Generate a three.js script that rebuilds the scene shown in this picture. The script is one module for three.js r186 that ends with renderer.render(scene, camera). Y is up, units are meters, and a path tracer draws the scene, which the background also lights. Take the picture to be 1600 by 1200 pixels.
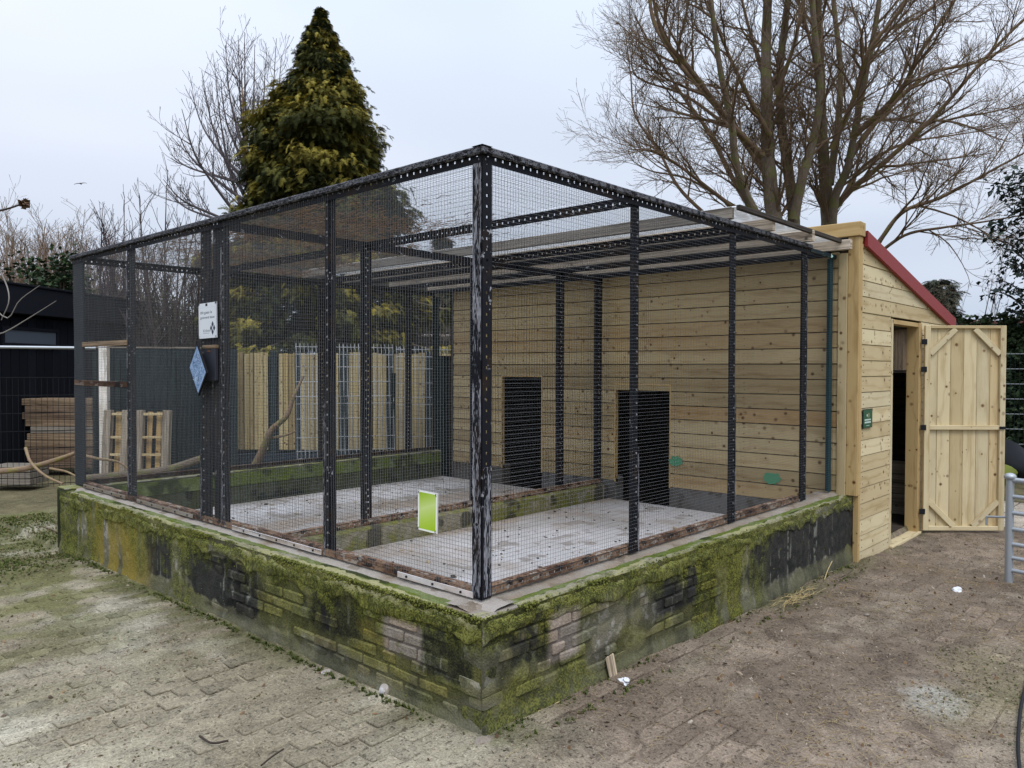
import * as THREE from 'three';
import { mergeGeometries } from 'three/addons/utils/BufferGeometryUtils.js';

// ---------------------------------------------------------------- camera, sky, sun, exposure
const scene = new THREE.Scene();
const EYE = new THREE.Vector3(-2.5802, 1.6793, 2.5513);
const FW = new THREE.Vector3(0.73756, -0.02003, -0.67498), RT = new THREE.Vector3(0.67515, 0.00238, 0.73767), UP = new THREE.Vector3(0.01317, 0.9998, -0.01528);
const camera = new THREE.PerspectiveCamera(52.42, 4 / 3, 0.05, 600);
camera.position.copy(EYE); camera.up.copy(UP); camera.lookAt(EYE.clone().add(FW));
const renderer = new THREE.WebGLRenderer({ antialias: true });
renderer.setSize(1024, 768);
renderer.toneMapping = THREE.LinearToneMapping;
renderer.toneMappingExposure = 1.06;
renderer.shadowMap.enabled = true;

const clamp = (x, a = 0, b = 1) => Math.min(b, Math.max(a, x)), lerp = (a, b, t) => a + (b - a) * t;
const sst = (a, b, x) => { const t = clamp((x - a) / (b - a)); return t * t * (3 - 2 * t); };
const mix3 = (a, b, t) => [lerp(a[0], b[0], t), lerp(a[1], b[1], t), lerp(a[2], b[2], t)];
function rng(seed) { let s = seed >>> 0; const f = () => { s = (s + 0x6d2b79f5) | 0; let t = Math.imul(s ^ (s >>> 15), 1 | s); t = (t + Math.imul(t ^ (t >>> 7), 61 | t)) ^ t; return ((t ^ (t >>> 14)) >>> 0) / 4294967296; }; f.r = (a, b) => a + (b - a) * f(); f.n = () => f() + f() + f() - 1.5; f.pick = (l) => l[Math.floor(f() * l.length)]; return f; }
const h2 = (x, y) => { let n = Math.imul(x, 374761393) + Math.imul(y, 668265263) | 0; n = Math.imul(n ^ (n >>> 13), 1274126177); return ((n ^ (n >>> 16)) >>> 0) / 4294967296; };
// value noise on a lattice that wraps every (px, py) cells
function vn(x, y, px = 0, py = 0) {
  const xi = Math.floor(x), yi = Math.floor(y); let fx = x - xi, fy = y - yi;
  fx = fx * fx * (3 - 2 * fx); fy = fy * fy * (3 - 2 * fy);
  const w = (a, p) => (p ? ((a % p) + p) % p : a), x0 = w(xi, px), x1 = w(xi + 1, px), y0 = w(yi, py), y1 = w(yi + 1, py);
  return lerp(lerp(h2(x0, y0), h2(x1, y0), fx), lerp(h2(x0, y1), h2(x1, y1), fx), fy);
}
function fbm(x, y, o = 4, px = 0, py = 0) { let s = 0, a = 0.5, n = 0; for (let i = 0; i < o; i++) { s += a * vn(x + i * 17, y + i * 31, px, py); n += a; a *= 0.5; x *= 2; y *= 2; px *= 2; py *= 2; } return s / n; }
const enc = (c) => { c = clamp(c); return c <= 0.0031308 ? c * 12.92 : 1.055 * Math.pow(c, 1 / 2.4) - 0.055; };

{ // overcast sky: brighter overhead, soft cloud structure, slightly blue
  const w = 768, h = 384, d = new Float32Array(w * h * 4);
  for (let j = 0; j < h; j++) for (let i = 0; i < w; i++) {
    const th = ((j + 0.5) / h - 0.5) * Math.PI, s = Math.sin(th), u = i / w;
    let c;
    if (s >= 0) {
      const L = 0.675 * (1 + 1.6 * s * s);
      const k = s / (0.25 + s);
      const cl = fbm(u * 10 + 3, k * 7, 4, 10) - 0.5, c2 = fbm(u * 5 + 40, k * 3 + 9, 3, 5) - 0.5;
      const m = (1 + 0.24 * cl + 0.34 * c2) , b = clamp(0.5 + 1.9 * c2 + 0.9 * cl);
      c = mix3([0.85, 1.0, 1.22], [0.95, 1.02, 1.18], b).map((x) => x * L * m);
    } else c = mix3([0.5, 0.52, 0.56], [0.16, 0.15, 0.13], sst(0, 0.08, -s));
    d.set([...c, 1], (j * w + i) * 4);
  }
  const t = new THREE.DataTexture(d, w, h, THREE.RGBAFormat, THREE.FloatType);
  t.mapping = THREE.EquirectangularReflectionMapping; t.magFilter = THREE.LinearFilter; t.wrapS = THREE.RepeatWrapping; t.needsUpdate = true;
  scene.background = t; scene.environment = t;
}
const sun = new THREE.DirectionalLight(new THREE.Color(1.0, 0.95, 0.88), 1.5);
sun.position.set(-9, 26, 15); sun.castShadow = true; sun.shadow.radius = 45; sun.shadow.mapSize.set(2048, 2048);
Object.assign(sun.shadow.camera, { left: -14, right: 14, top: 14, bottom: -14, near: 1, far: 60 });
scene.add(sun, sun.target);

// ---------------------------------------------------------------- helpers
const V = (x, y, z) => new THREE.Vector3(x, y, z);
const at = (u, v, dep) => EYE.clone().addScaledVector(FW, dep).addScaledVector(RT, dep * (u - 800) / 1218.85).addScaledVector(UP, -dep * (v - 600) / 1218.85);
const used = {};
function uniq(n) { const k = used[n] ?? 0; used[n] = k + 1; return k ? n + '_' + String(k).padStart(3, '0') : n; }
function tag(o, label, category, group, kind) { o.userData.label = label; if (category) o.userData.category = category; if (group) o.userData.group = group; if (kind) o.userData.kind = kind; return o; }
function thing(name, label, category, pos = [0, 0, 0], turn = 0, group) {
  const o = new THREE.Group(); o.name = uniq(name); o.position.set(...pos); o.rotation.y = turn; scene.add(o); return tag(o, label, category, group);
}
function part(name, geo, mat, parent, label) {
  const m = new THREE.Mesh(geo, mat); m.name = parent === scene ? uniq(name) : name; m.castShadow = m.receiveShadow = true; parent.add(m);
  if (label) m.userData.label = label; return m;
}
function grp(name, parent, label) { const g = new THREE.Group(); g.name = name; parent.add(g); if (label) g.userData.label = label; return g; }
// uv in metres by the dominant normal; long = axis along which the grain runs (u), offset shifts the pattern
function boxUV(g, long = 'x', sc = [1, 1], off = [0, 0]) {
  const p = g.attributes.position, n = g.attributes.normal, uv = new Float32Array(p.count * 2), L = 'xyz'.indexOf(long);
  for (let i = 0; i < p.count; i++) {
    const P = [p.getX(i), p.getY(i), p.getZ(i)], N = [Math.abs(n.getX(i)), Math.abs(n.getY(i)), Math.abs(n.getZ(i))];
    let k = N[0] >= N[1] && N[0] >= N[2] ? 0 : N[1] >= N[2] ? 1 : 2, a, b;
    if (k === L) { a = (L + 1) % 3; b = (L + 2) % 3; uv[i * 2] = (P[a] * 0.15 + off[0]) / sc[0]; uv[i * 2 + 1] = (P[b] + off[1]) / sc[1]; continue; }
    b = 3 - L - k; uv[i * 2] = (P[L] + off[0]) / sc[0]; uv[i * 2 + 1] = (P[b] + off[1] + k * 0.21) / sc[1];
  }
  g.setAttribute('uv', new THREE.BufferAttribute(uv, 2)); return g;
}
// a box with chamfered edges: 6 faces, 12 edge strips, 8 corners (44 triangles)
function chamfer(sx, sy, sz, c = 0.003, jit = 0, r = null) {
  const hs = [sx / 2, sy / 2, sz / 2], pos = [], key = {};
  const J = (id) => key[id] ??= jit ? [r.n() * jit, r.n() * jit, r.n() * jit] : [0, 0, 0];
  const vert = (s, ax) => { const q = J(s.join()); return [0, 1, 2].map((k) => s[k] * (hs[k] - (k === ax ? 0 : c)) + q[k]); };
  const tri = (a, b, d) => { const m = [0, 1, 2].map((k) => a[k] + b[k] + d[k]); const e = [0, 1, 2].map((k) => b[k] - a[k]), f = [0, 1, 2].map((k) => d[k] - a[k]);
    const n = [e[1] * f[2] - e[2] * f[1], e[2] * f[0] - e[0] * f[2], e[0] * f[1] - e[1] * f[0]]; if (n[0] * m[0] + n[1] * m[1] + n[2] * m[2] < 0) pos.push(...a, ...d, ...b); else pos.push(...a, ...b, ...d); };
  const quad = (a, b, d, e) => { tri(a, b, d); tri(a, d, e); };
  for (let ax = 0; ax < 3; ax++) for (const s of [-1, 1]) { const b = (ax + 1) % 3, d = (ax + 2) % 3; quad(...[[-1, -1], [1, -1], [1, 1], [-1, 1]].map(([x, y]) => { const q = [0, 0, 0]; q[ax] = s; q[b] = x; q[d] = y; return vert(q, ax); })); }
  for (let ax = 0; ax < 3; ax++) { const b = (ax + 1) % 3, d = (ax + 2) % 3; for (const x of [-1, 1]) for (const y of [-1, 1]) { const m = (s) => { const q = [0, 0, 0]; q[ax] = s; q[b] = x; q[d] = y; return q; }; quad(vert(m(-1), b), vert(m(1), b), vert(m(1), d), vert(m(-1), d)); } }
  for (const x of [-1, 1]) for (const y of [-1, 1]) for (const z of [-1, 1]) tri(vert([x, y, z], 0), vert([x, y, z], 1), vert([x, y, z], 2));
  const g = new THREE.BufferGeometry(); g.setAttribute('position', new THREE.Float32BufferAttribute(pos, 3)); g.computeVertexNormals(); return g;
}
// box between two corners, chamfered, uv along its longest side
const woodR = rng(77);
function beam(a, b, c = 0.003, sc = [2.4, 0.6], long) {
  const s = a.map((x, k) => Math.abs(b[k] - x)), g = chamfer(...s, Math.min(c, ...s.map((x) => x * 0.3)));
  long ??= 'xyz'[s.indexOf(Math.max(...s))];
  boxUV(g, long, sc, [woodR() * 9, woodR() * 9]); g.translate(...a.map((x, k) => (x + b[k]) / 2)); return g;
}
// collects geometry into one buffer
class MB {
  constructor(col = false) { this.p = []; this.n = []; this.u = []; this.i = []; this.c = col ? [] : null; this.v = 0; }
  vert(x, y, z, nx, ny, nz, u = 0, v = 0, c) { this.p.push(x, y, z); this.n.push(nx, ny, nz); this.u.push(u, v); if (this.c) this.c.push(c[0], c[1], c[2]); return this.v++; }
  tube(pts, rad, sides = 5, c = null, vs = 0.35, cap = false) {
    const m = pts.length, T = V(), A = V(), B = V(); let len = 0;
    const base = this.v;
    for (let k = 0; k < m; k++) {
      T.subVectors(pts[Math.min(k + 1, m - 1)], pts[Math.max(k - 1, 0)]).normalize();
      if (!k) A.set(Math.abs(T.y) > 0.9 ? 1 : 0, Math.abs(T.y) > 0.9 ? 0 : 1, 0);
      A.addScaledVector(T, -A.dot(T)).normalize(); B.crossVectors(T, A);
      if (k) len += pts[k].distanceTo(pts[k - 1]);
      const r = typeof rad === 'number' ? rad : rad[k];
      for (let s = 0; s <= sides; s++) { const a = s / sides * 2 * Math.PI, ca = Math.cos(a), sa = Math.sin(a), nx = A.x * ca + B.x * sa, ny = A.y * ca + B.y * sa, nz = A.z * ca + B.z * sa; this.vert(pts[k].x + nx * r, pts[k].y + ny * r, pts[k].z + nz * r, nx, ny, nz, s / sides * Math.max(0.1, Math.round(6.28 * r / vs)), len / vs, c); }
    }
    const w = sides + 1;
    for (let k = 0; k < m - 1; k++) for (let s = 0; s < sides; s++) { const a = base + k * w + s, b = a + w; this.i.push(a, a + 1, b + 1, a, b + 1, b); }
    if (cap) for (const k of [0, m - 1]) for (let s = 1; s < sides - 1; s++) { const o = base + k * w; k ? this.i.push(o, o + s, o + s + 1) : this.i.push(o, o + s + 1, o + s); }
  }
  add(g, c) {
    const P = g.attributes.position, N = g.attributes.normal, U = g.attributes.uv, o = this.v;
    for (let k = 0; k < P.count; k++) this.vert(P.getX(k), P.getY(k), P.getZ(k), N.getX(k), N.getY(k), N.getZ(k), U ? U.getX(k) : 0, U ? U.getY(k) : 0, c);
    if (g.index) for (let k = 0; k < g.index.count; k++) this.i.push(o + g.index.getX(k)); else for (let k = 0; k < P.count; k++) this.i.push(o + k);
  }
  geo() { const g = new THREE.BufferGeometry(); g.setAttribute('position', new THREE.Float32BufferAttribute(this.p, 3)); g.setAttribute('normal', new THREE.Float32BufferAttribute(this.n, 3)); g.setAttribute('uv', new THREE.Float32BufferAttribute(this.u, 2)); if (this.c) g.setAttribute('color', new THREE.Float32BufferAttribute(this.c, 3)); g.setIndex(this.i); return g; }
}
const curve = (pts, n) => new THREE.CatmullRomCurve3(pts).getPoints(n);

// ---------------------------------------------------------------- textures
function tex(w, h, f, data = false) {
  const d = new Uint8Array(w * h * 4);
  for (let j = 0; j < h; j++) for (let i = 0; i < w; i++) { const c = f(i / w, j / h, i, j), o = (j * w + i) * 4; for (let k = 0; k < 3; k++) d[o + k] = 255 * (data ? clamp(c[k] ?? c) : enc(c[k])); d[o + 3] = 255; }
  const t = new THREE.DataTexture(d, w, h); t.wrapS = t.wrapT = THREE.RepeatWrapping; t.magFilter = THREE.LinearFilter; if (!data) t.colorSpace = THREE.SRGBColorSpace; t.needsUpdate = true; return t;
}
function pair(w, h, f) { // colour and height from one function returning [r, g, b, height]
  const b = new Float32Array(w * h); const m = tex(w, h, (u, v, i, j) => { const c = f(u, v, i, j); b[j * w + i] = c[3]; return c; });
  return [m, tex(w, h, (u, v, i, j) => b[j * w + i], true)];
}
function woodPair(seed, w, h, nk, light, dark, knot, wear = 0) {
  const r = rng(seed), ks = Array.from({ length: nk }, () => [r() * 2.4, r() * 0.6, 0.006 + 0.013 * r(), r.r(0.4, 1)]);
  return pair(w, h, (u, v) => {
    const x = u * 2.4, y = v * 0.6; let g = y * 95 + 3.2 * (fbm(u * 5 + seed, v * 8, 3, 5, 8) - 0.5) * 3, kn = 0, ring = 0;
    for (const [kx, ky, kr, ks1] of ks) { let dx = Math.abs(x - kx), dy = Math.abs(y - ky); dx = Math.min(dx, 2.4 - dx); dy = Math.min(dy, 0.6 - dy); const d = Math.hypot(dx * 0.55, dy) / kr; if (d < 6) { g += 3.5 * Math.exp(-d * d * 0.12) * (y > ky ? 1 : -1) * (1 - Math.exp(-d * d)); const k = Math.exp(-Math.pow(Math.hypot(dx, dy) / kr, 4)) * ks1; kn = Math.max(kn, k); ring = Math.max(ring, Math.exp(-d * 1.1) * 0.5 * ks1); } }
    const s = 0.5 + 0.5 * Math.sin(g * 0.55), line = Math.pow(s, 5), fib = vn(u * 60, v * 260, 60, 260), blot = fbm(u * 9 + 7, v * 4, 3, 9, 4), st = vn(u * 6, v * 120, 6, 120);
    let t = 0.46 * line + 0.26 * (fib - 0.5) + 0.8 * (blot - 0.45) + 0.3 * (st - 0.5) + ring * 0.55;
    let c = mix3(light, dark, clamp(t)); c = mix3(c, knot, clamp(kn * 1.1));
    if (wear) { const k = wear * clamp(st * 1.4 - 0.4 + fib * 0.4); c = c.map((q) => q * (1 - k * 0.55)); }
    return [...c, 0.5 + 0.25 * (fib - 0.5) - 0.2 * line * 0.6 - wear * 0.5 * Math.pow(st, 3)];
  });
}
const [woodC, woodB] = woodPair(5, 2048, 512, 40, [0.63, 0.535, 0.35], [0.41, 0.31, 0.165], [0.13, 0.06, 0.025]);
const [greyC, greyB] = woodPair(9, 1024, 256, 9, [0.33, 0.29, 0.24], [0.13, 0.105, 0.085], [0.05, 0.04, 0.035], 0.8);
function std(o) { const m = new THREE.MeshPhysicalMaterial({ roughness: 0.8, metalness: 0, specularIntensity: 0.35, ...o }); return m; }
const lin = (r, g, b) => new THREE.Color().setRGB(r, g, b);
const wood = (c, rough = 0.72) => std({ map: woodC, bumpMap: woodB, bumpScale: 0.0025, color: lin(...c), roughness: rough });
const M = {};
M.front = [[0.76, 0.69, 0.58], [0.67, 0.6, 0.49], [0.81, 0.75, 0.65], [0.6, 0.54, 0.45], [0.74, 0.64, 0.52], [0.78, 0.73, 0.65]].map((c) => wood(c));  // front boards tinted darker than the end wall: cage roof shade in the colour
M.pine = [wood([0.98, 0.98, 0.96]), wood([0.88, 0.83, 0.73]), wood([1.08, 1.07, 1.02]), wood([0.82, 0.78, 0.7]), wood([0.98, 0.9, 0.78])];
M.pineDark = wood([0.74, 0.62, 0.44]); M.pineWarm = wood([0.82, 0.68, 0.48]);
M.greyWood = std({ map: greyC, bumpMap: greyB, bumpScale: 0.004, color: lin(1, 1, 1), roughness: 0.9 });
M.slat = std({ map: greyC, bumpMap: greyB, bumpScale: 0.004, color: lin(2.1, 2.0, 1.9), roughness: 0.9 });
M.greyWood2 = std({ map: greyC, bumpMap: greyB, bumpScale: 0.004, color: lin(1.25, 1.2, 1.12), roughness: 0.9 });
M.brownWood = std({ map: greyC, bumpMap: greyB, bumpScale: 0.004, color: lin(0.95, 0.78, 0.62), roughness: 0.9 });
// flaking black paint over pale zinc primer
const paint = (seed, thr, fu = 1, fv = 1) => { const [m, b] = pair(512, 512, (u, v) => { const a = fbm(u * 13 * fu + seed, v * 9 * fv, 4, 13 * fu, 9 * fv), f = fbm(u * 64 * fu, v * 44 * fv + seed, 3, 64 * fu, 44 * fv), k = sst(thr, thr + 0.035, 0.5 * a + 0.5 * f), rr = sst(0.55, 0.75, fbm(u * 12 + 50, v * 9, 3, 12, 9));
  let c = mix3([0.008, 0.009, 0.013], [0.02, 0.013, 0.011], rr); c = mix3(c, mix3([0.42, 0.42, 0.45], [0.2, 0.2, 0.22], vn(u * 80, v * 60, 80, 60)), k); return [...c, 0.6 - 0.4 * k + 0.12 * f]; });
  return std({ map: m, bumpMap: b, bumpScale: 0.0012, roughness: 0.7 }); };
M.black = paint(3, 0.72); M.flaked = paint(11, 0.485, 1, 4); M.flaked.color = lin(0.72, 0.72, 0.74); M.speckled = paint(21, 0.68); M.mottled = paint(31, 0.475, 2, 2); M.mottled.color = lin(0.42, 0.42, 0.44);
{ const [m, b] = pair(512, 512, (u, v) => { const a = fbm(u * 9, v * 9, 4, 9, 9), f = fbm(u * 48, v * 48, 3, 48, 48); let c = mix3([0.1, 0.052, 0.032], [0.27, 0.17, 0.11], sst(0.35, 0.65, 0.6 * a + 0.4 * f)); c = mix3(c, [0.03, 0.022, 0.02], sst(0.6, 0.72, fbm(u * 14 + 9, v * 14, 3, 14, 14))); c = mix3(c, [0.4, 0.36, 0.31], sst(0.62, 0.7, fbm(u * 22, v * 22 + 5, 3, 22, 22)) * 0.7); return [...c, f]; });
  M.rust = std({ map: m, bumpMap: b, bumpScale: 0.0015, roughness: 0.9 }); M.rustDark = std({ map: m, bumpMap: b, bumpScale: 0.0015, roughness: 0.9, color: lin(0.45, 0.42, 0.42) }); }
{ const [m, b] = pair(1024, 1024, (u, v) => { const a = fbm(u * 4, v * 4, 5, 4, 4), f = vn(u * 300, v * 300, 300, 300), g = fbm(u * 60, v * 8, 3, 60, 8), st = sst(0.5, 0.7, fbm(u * 3 + 20, v * 3, 4, 3, 3)); let c = mix3([0.55, 0.53, 0.53], [0.4, 0.375, 0.355], sst(0.3, 0.7, a)); c = mix3(c, [0.34, 0.27, 0.21], st * 0.8); c = mix3(c, [0.24, 0.2, 0.16], 0.6 * sst(0.62, 0.7, fbm(u * 14, v * 14 + 60, 3, 14, 14))); const k = 0.86 + 0.2 * f + 0.16 * (g - 0.5); return [c[0] * k, c[1] * k, c[2] * k, 0.4 * f + 0.5 * g]; });
  M.concrete = std({ map: m, bumpMap: b, bumpScale: 0.002, roughness: 0.95 }); M.screed = std({ map: m, bumpMap: b, bumpScale: 0.006, roughness: 0.95, color: lin(0.66, 0.62, 0.55) }); M.damp = std({ map: m, bumpMap: b, bumpScale: 0.004, roughness: 0.8, color: lin(0.3, 0.3, 0.29) }); }
{ const [m, b] = pair(512, 512, (u, v) => { const a = fbm(u * 18, v * 5, 4, 18, 5), f = fbm(u * 40, v * 22, 3, 40, 22), mo = sst(0.5, 0.68, fbm(u * 3, v * 4 + 9, 3, 3, 4)); let c = mix3([0.085, 0.066, 0.05], [0.25, 0.2, 0.15], 0.6 * a + 0.4 * f); c = mix3(c, [0.15, 0.15, 0.055], mo * 0.75); return [...c, 0.6 * a + 0.4 * f]; });
  M.bark = std({ map: m, bumpMap: b, bumpScale: 0.02, roughness: 0.95 }); }
M.twig = std({ color: lin(0.055, 0.042, 0.034), roughness: 0.9 });
M.wire = std({ color: lin(0.2, 0.207, 0.215), roughness: 0.6 });
M.galv = std({ color: lin(0.42, 0.45, 0.48), roughness: 0.5, metalness: 0.55 });
M.zinc = std({ map: M.concrete.map, color: lin(1.5, 1.5, 1.55), roughness: 0.7 });
M.darkGreen = std({ color: lin(0.012, 0.024, 0.024), roughness: 0.6 });
M.red = std({ color: lin(0.26, 0.03, 0.028), roughness: 0.5 });
M.darkMetal = std({ color: lin(0.012, 0.013, 0.016), roughness: 0.6 });

// ---------------------------------------------------------------- ground
const gh = (x, z) => { // height of the beaten ground: it rises a little towards the plinth
  const dl = Math.max(0, -0.15 - x), dr = Math.max(0, z - 0.15);
  const L = 0.062 * sst(-5.3, -4.3, z) * Math.exp(-dl * dl * 0.9), R = 0.05 * (1 - sst(0.4, 3.2, x)) * Math.exp(-dr * dr * 1.6);
  return (z > 0.1 && x > -0.15 ? R : x < -0.15 && z < 0.15 ? L : Math.max(L, R)) - 0.035 * sst(3.6, 5.2, x) + 0.012 * (fbm(x * 0.9 + 5, z * 0.9 + 3, 2) - 0.5);
};
const inFrame = (x, y, z, m = 0.12) => { const d = V(x, y, z).sub(EYE), w = d.dot(FW); return w > 0.3 && Math.abs(d.dot(RT) / w) < 0.6564 * (1 + m) && Math.abs(d.dot(UP) / w) < 0.4923 * (1 + m); };
// how far into the brown soil (1) or the sandy paving (0) a point lies: the border runs from the corner towards the camera
const soilness = (x, z) => { const d = (x + 0.15) * 0.72 + (z - 0.16) * 0.70; const side = (x + 0.13) + (z - 0.15) * 0.95; const n = (fbm(x * 2.2 + 9, z * 2.2, 3) - 0.5) * 0.9; return sst(-0.1, 0.75, side + n + (x > 0.3 ? 0.4 : 0)); };
const grassy = (x, z) => { const n = fbm(x * 1.3 + 2, z * 1.3 + 7, 3), a = 1.3 * sst(-4.1, -5.6, z) * (x < 1.2 ? 1 : 0), b = 0.55 * sst(0.6, 0.15, Math.hypot((x - 1.75) * 1.2, (z - 1.8) * 1.0)) * sst(0.9, 1.3, x), c = 0.5 * sst(0.7, 0.3, Math.hypot(x - 2.5, z - 1.85)); return clamp((a * 0.9 + b * 0.8 + c * 0.5) * (0.35 + 1.3 * sst(0.35, 0.6, n))); };
{
  const [gc, gb] = pair(2048, 2048, (u, v) => {
    const a = fbm(u * 24, v * 24, 4, 24, 24), f = vn(u * 512, v * 512, 512, 512), g = vn(u * 230 + 3, v * 230, 230, 230), bits = sst(0.80, 0.9, vn(u * 190, v * 150 + 50, 190, 150)), drk = sst(0.76, 0.9, vn(u * 130 + 70, v * 170, 130, 170)), big = fbm(u * 6, v * 6 + 40, 3, 6, 6);
    const k = 0.62 + 0.42 * (a - 0.5) + 0.35 * (f - 0.5) + 0.25 * (g - 0.5) + 0.26 * bits - 0.26 * drk + 0.25 * (big - 0.5); return [k, k * 0.985, k * 0.96, 0.45 * a + 0.25 * f + 0.2 * g + 0.25 * bits - 0.15 * drk];
  });
  M.grit = std({ map: gc, bumpMap: gb, bumpScale: 0.012, roughness: 0.97, vertexColors: true });
  M.gritPlain = std({ map: gc, bumpMap: gb, bumpScale: 0.01, roughness: 0.97 });
  const colour = (x, z) => {
    const s = soilness(x, z), n1 = fbm(x * 1.1, z * 1.1 + 30, 4), n2 = fbm(x * 4 + 70, z * 4, 3), n3 = fbm(x * 9, z * 9 + 12, 2);
    let sand = mix3([0.51, 0.46, 0.345], [0.375, 0.325, 0.232], sst(0.35, 0.65, n1)); sand = mix3(sand, [0.27, 0.22, 0.16], sst(0.55, 0.72, n2) * 0.5); sand = mix3(sand, [0.68, 0.64, 0.52], sst(0.54, 0.7, fbm(x * 2 + 11, z * 2 + 4, 4)) * 0.7);
    sand = mix3(sand, [0.2, 0.205, 0.07], sst(-0.8, -3.8, z) * sst(0.38, 0.6, n2) * 0.8);
    let soil = mix3([0.375, 0.3, 0.232], [0.275, 0.215, 0.163], sst(0.35, 0.65, n1)); soil = mix3(soil, [0.43, 0.36, 0.28], sst(0.5, 0.7, fbm(x * 1.7 + 3, z * 2.6 + 8, 4)) * 0.75); soil = mix3(soil, [0.14, 0.105, 0.08], sst(0.58, 0.72, n3) * 0.5);
    const wh = sst(0.34, 0.08, Math.hypot((x - 1.78) * 0.9, (z - 1.5) * 1.25)) * sst(0.42, 0.62, fbm(x * 9, z * 9, 4)); soil = mix3(soil, [0.62, 0.6, 0.56], wh * 0.75);
    const c = mix3(sand, soil, s); const moss = sst(0.34, 0.02, Math.min(Math.abs(x + 0.15) + (z > 0.2 ? 9 : 0), Math.abs(z - 0.15) + (x < -0.2 ? 9 : 0))) * sst(0.4, 0.6, n2); 
    return mix3(mix3(c, [0.14, 0.15, 0.06], moss * 0.6), mix3([0.13, 0.155, 0.04], [0.22, 0.2, 0.09], n3), grassy(x, z) * 0.8);
  };
  M.groundColour = colour;
  const mb = new MB(true), x0 = -5.2, x1 = 8.4, z0 = -7.4, z1 = 3.4, st = 0.03, nx = Math.round((x1 - x0) / st), nz = Math.round((z1 - z0) / st), id = new Int32Array((nx + 1) * (nz + 1)).fill(-1);
  const hh = (x, z) => { const s = soilness(x, z); return gh(x, z) - 0.0033 + 0.0015 * s + lerp(0.009, 0.012, s) * sst(0.44 - 0.04 * s, 0.6, fbm(x * 1.7 + 4, z * 2.3, 3)) + 0.006 * (fbm(x * 5, z * 5, 2) - 0.5) + 0.005 * (fbm(x * 13, z * 13, 2) - 0.5) * 1.4 + 0.05 * Math.exp(-Math.pow(Math.hypot(x - 4.62, z - 0.3) / 0.12, 2)) * (0.6 + vn(x * 25, z * 25) * 0.8); };
  M.groundHeight = hh;
  for (let j = 0; j <= nz; j++) for (let i = 0; i <= nx; i++) {
    const x = x0 + i * st, z = z0 + j * st; if (x > -0.05 && x < 8.2 && z < 0.08 && z > -5.1) continue;
    const e = 0.01, y = hh(x, z), n = V((y - hh(x + e, z)) / e, 1, (y - hh(x, z + e)) / e).normalize();
    id[j * (nx + 1) + i] = mb.vert(x, y, z, n.x, n.y, n.z, x / 2.3 + 0.15 * z, z / 2.3 - 0.15 * x, colour(x, z));
  }
  for (let j = 0; j < nz; j++) for (let i = 0; i < nx; i++) { const a = id[j * (nx + 1) + i], b = id[j * (nx + 1) + i + 1], c = id[(j + 1) * (nx + 1) + i], d = id[(j + 1) * (nx + 1) + i + 1]; if (a < 0 || b < 0 || c < 0 || d < 0) continue; mb.i.push(a, c, b, b, c, d); }
  tag(part('ground', mb.geo(), M.grit, scene), 'sandy and brown earth ground around the bird cage', null, null, 'structure');
  // the wide ground out to the horizon
  const far = new THREE.RingGeometry(0.01, 250, 64, 24); far.rotateX(-Math.PI / 2); far.translate(3, -0.07, -4); const P = far.attributes.position, U = far.attributes.uv; for (let i = 0; i < P.count; i++) U.setXY(i, P.getX(i) / 2.3, P.getZ(i) / 2.3);
  tag(part('meadow_ground', far, std({ map: gc, bumpMap: gb, bumpScale: 0.012, color: lin(0.26, 0.23, 0.13), roughness: 1 }), scene), 'wide rough ground behind the fences out to the horizon', null, null, 'structure');
}
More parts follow.
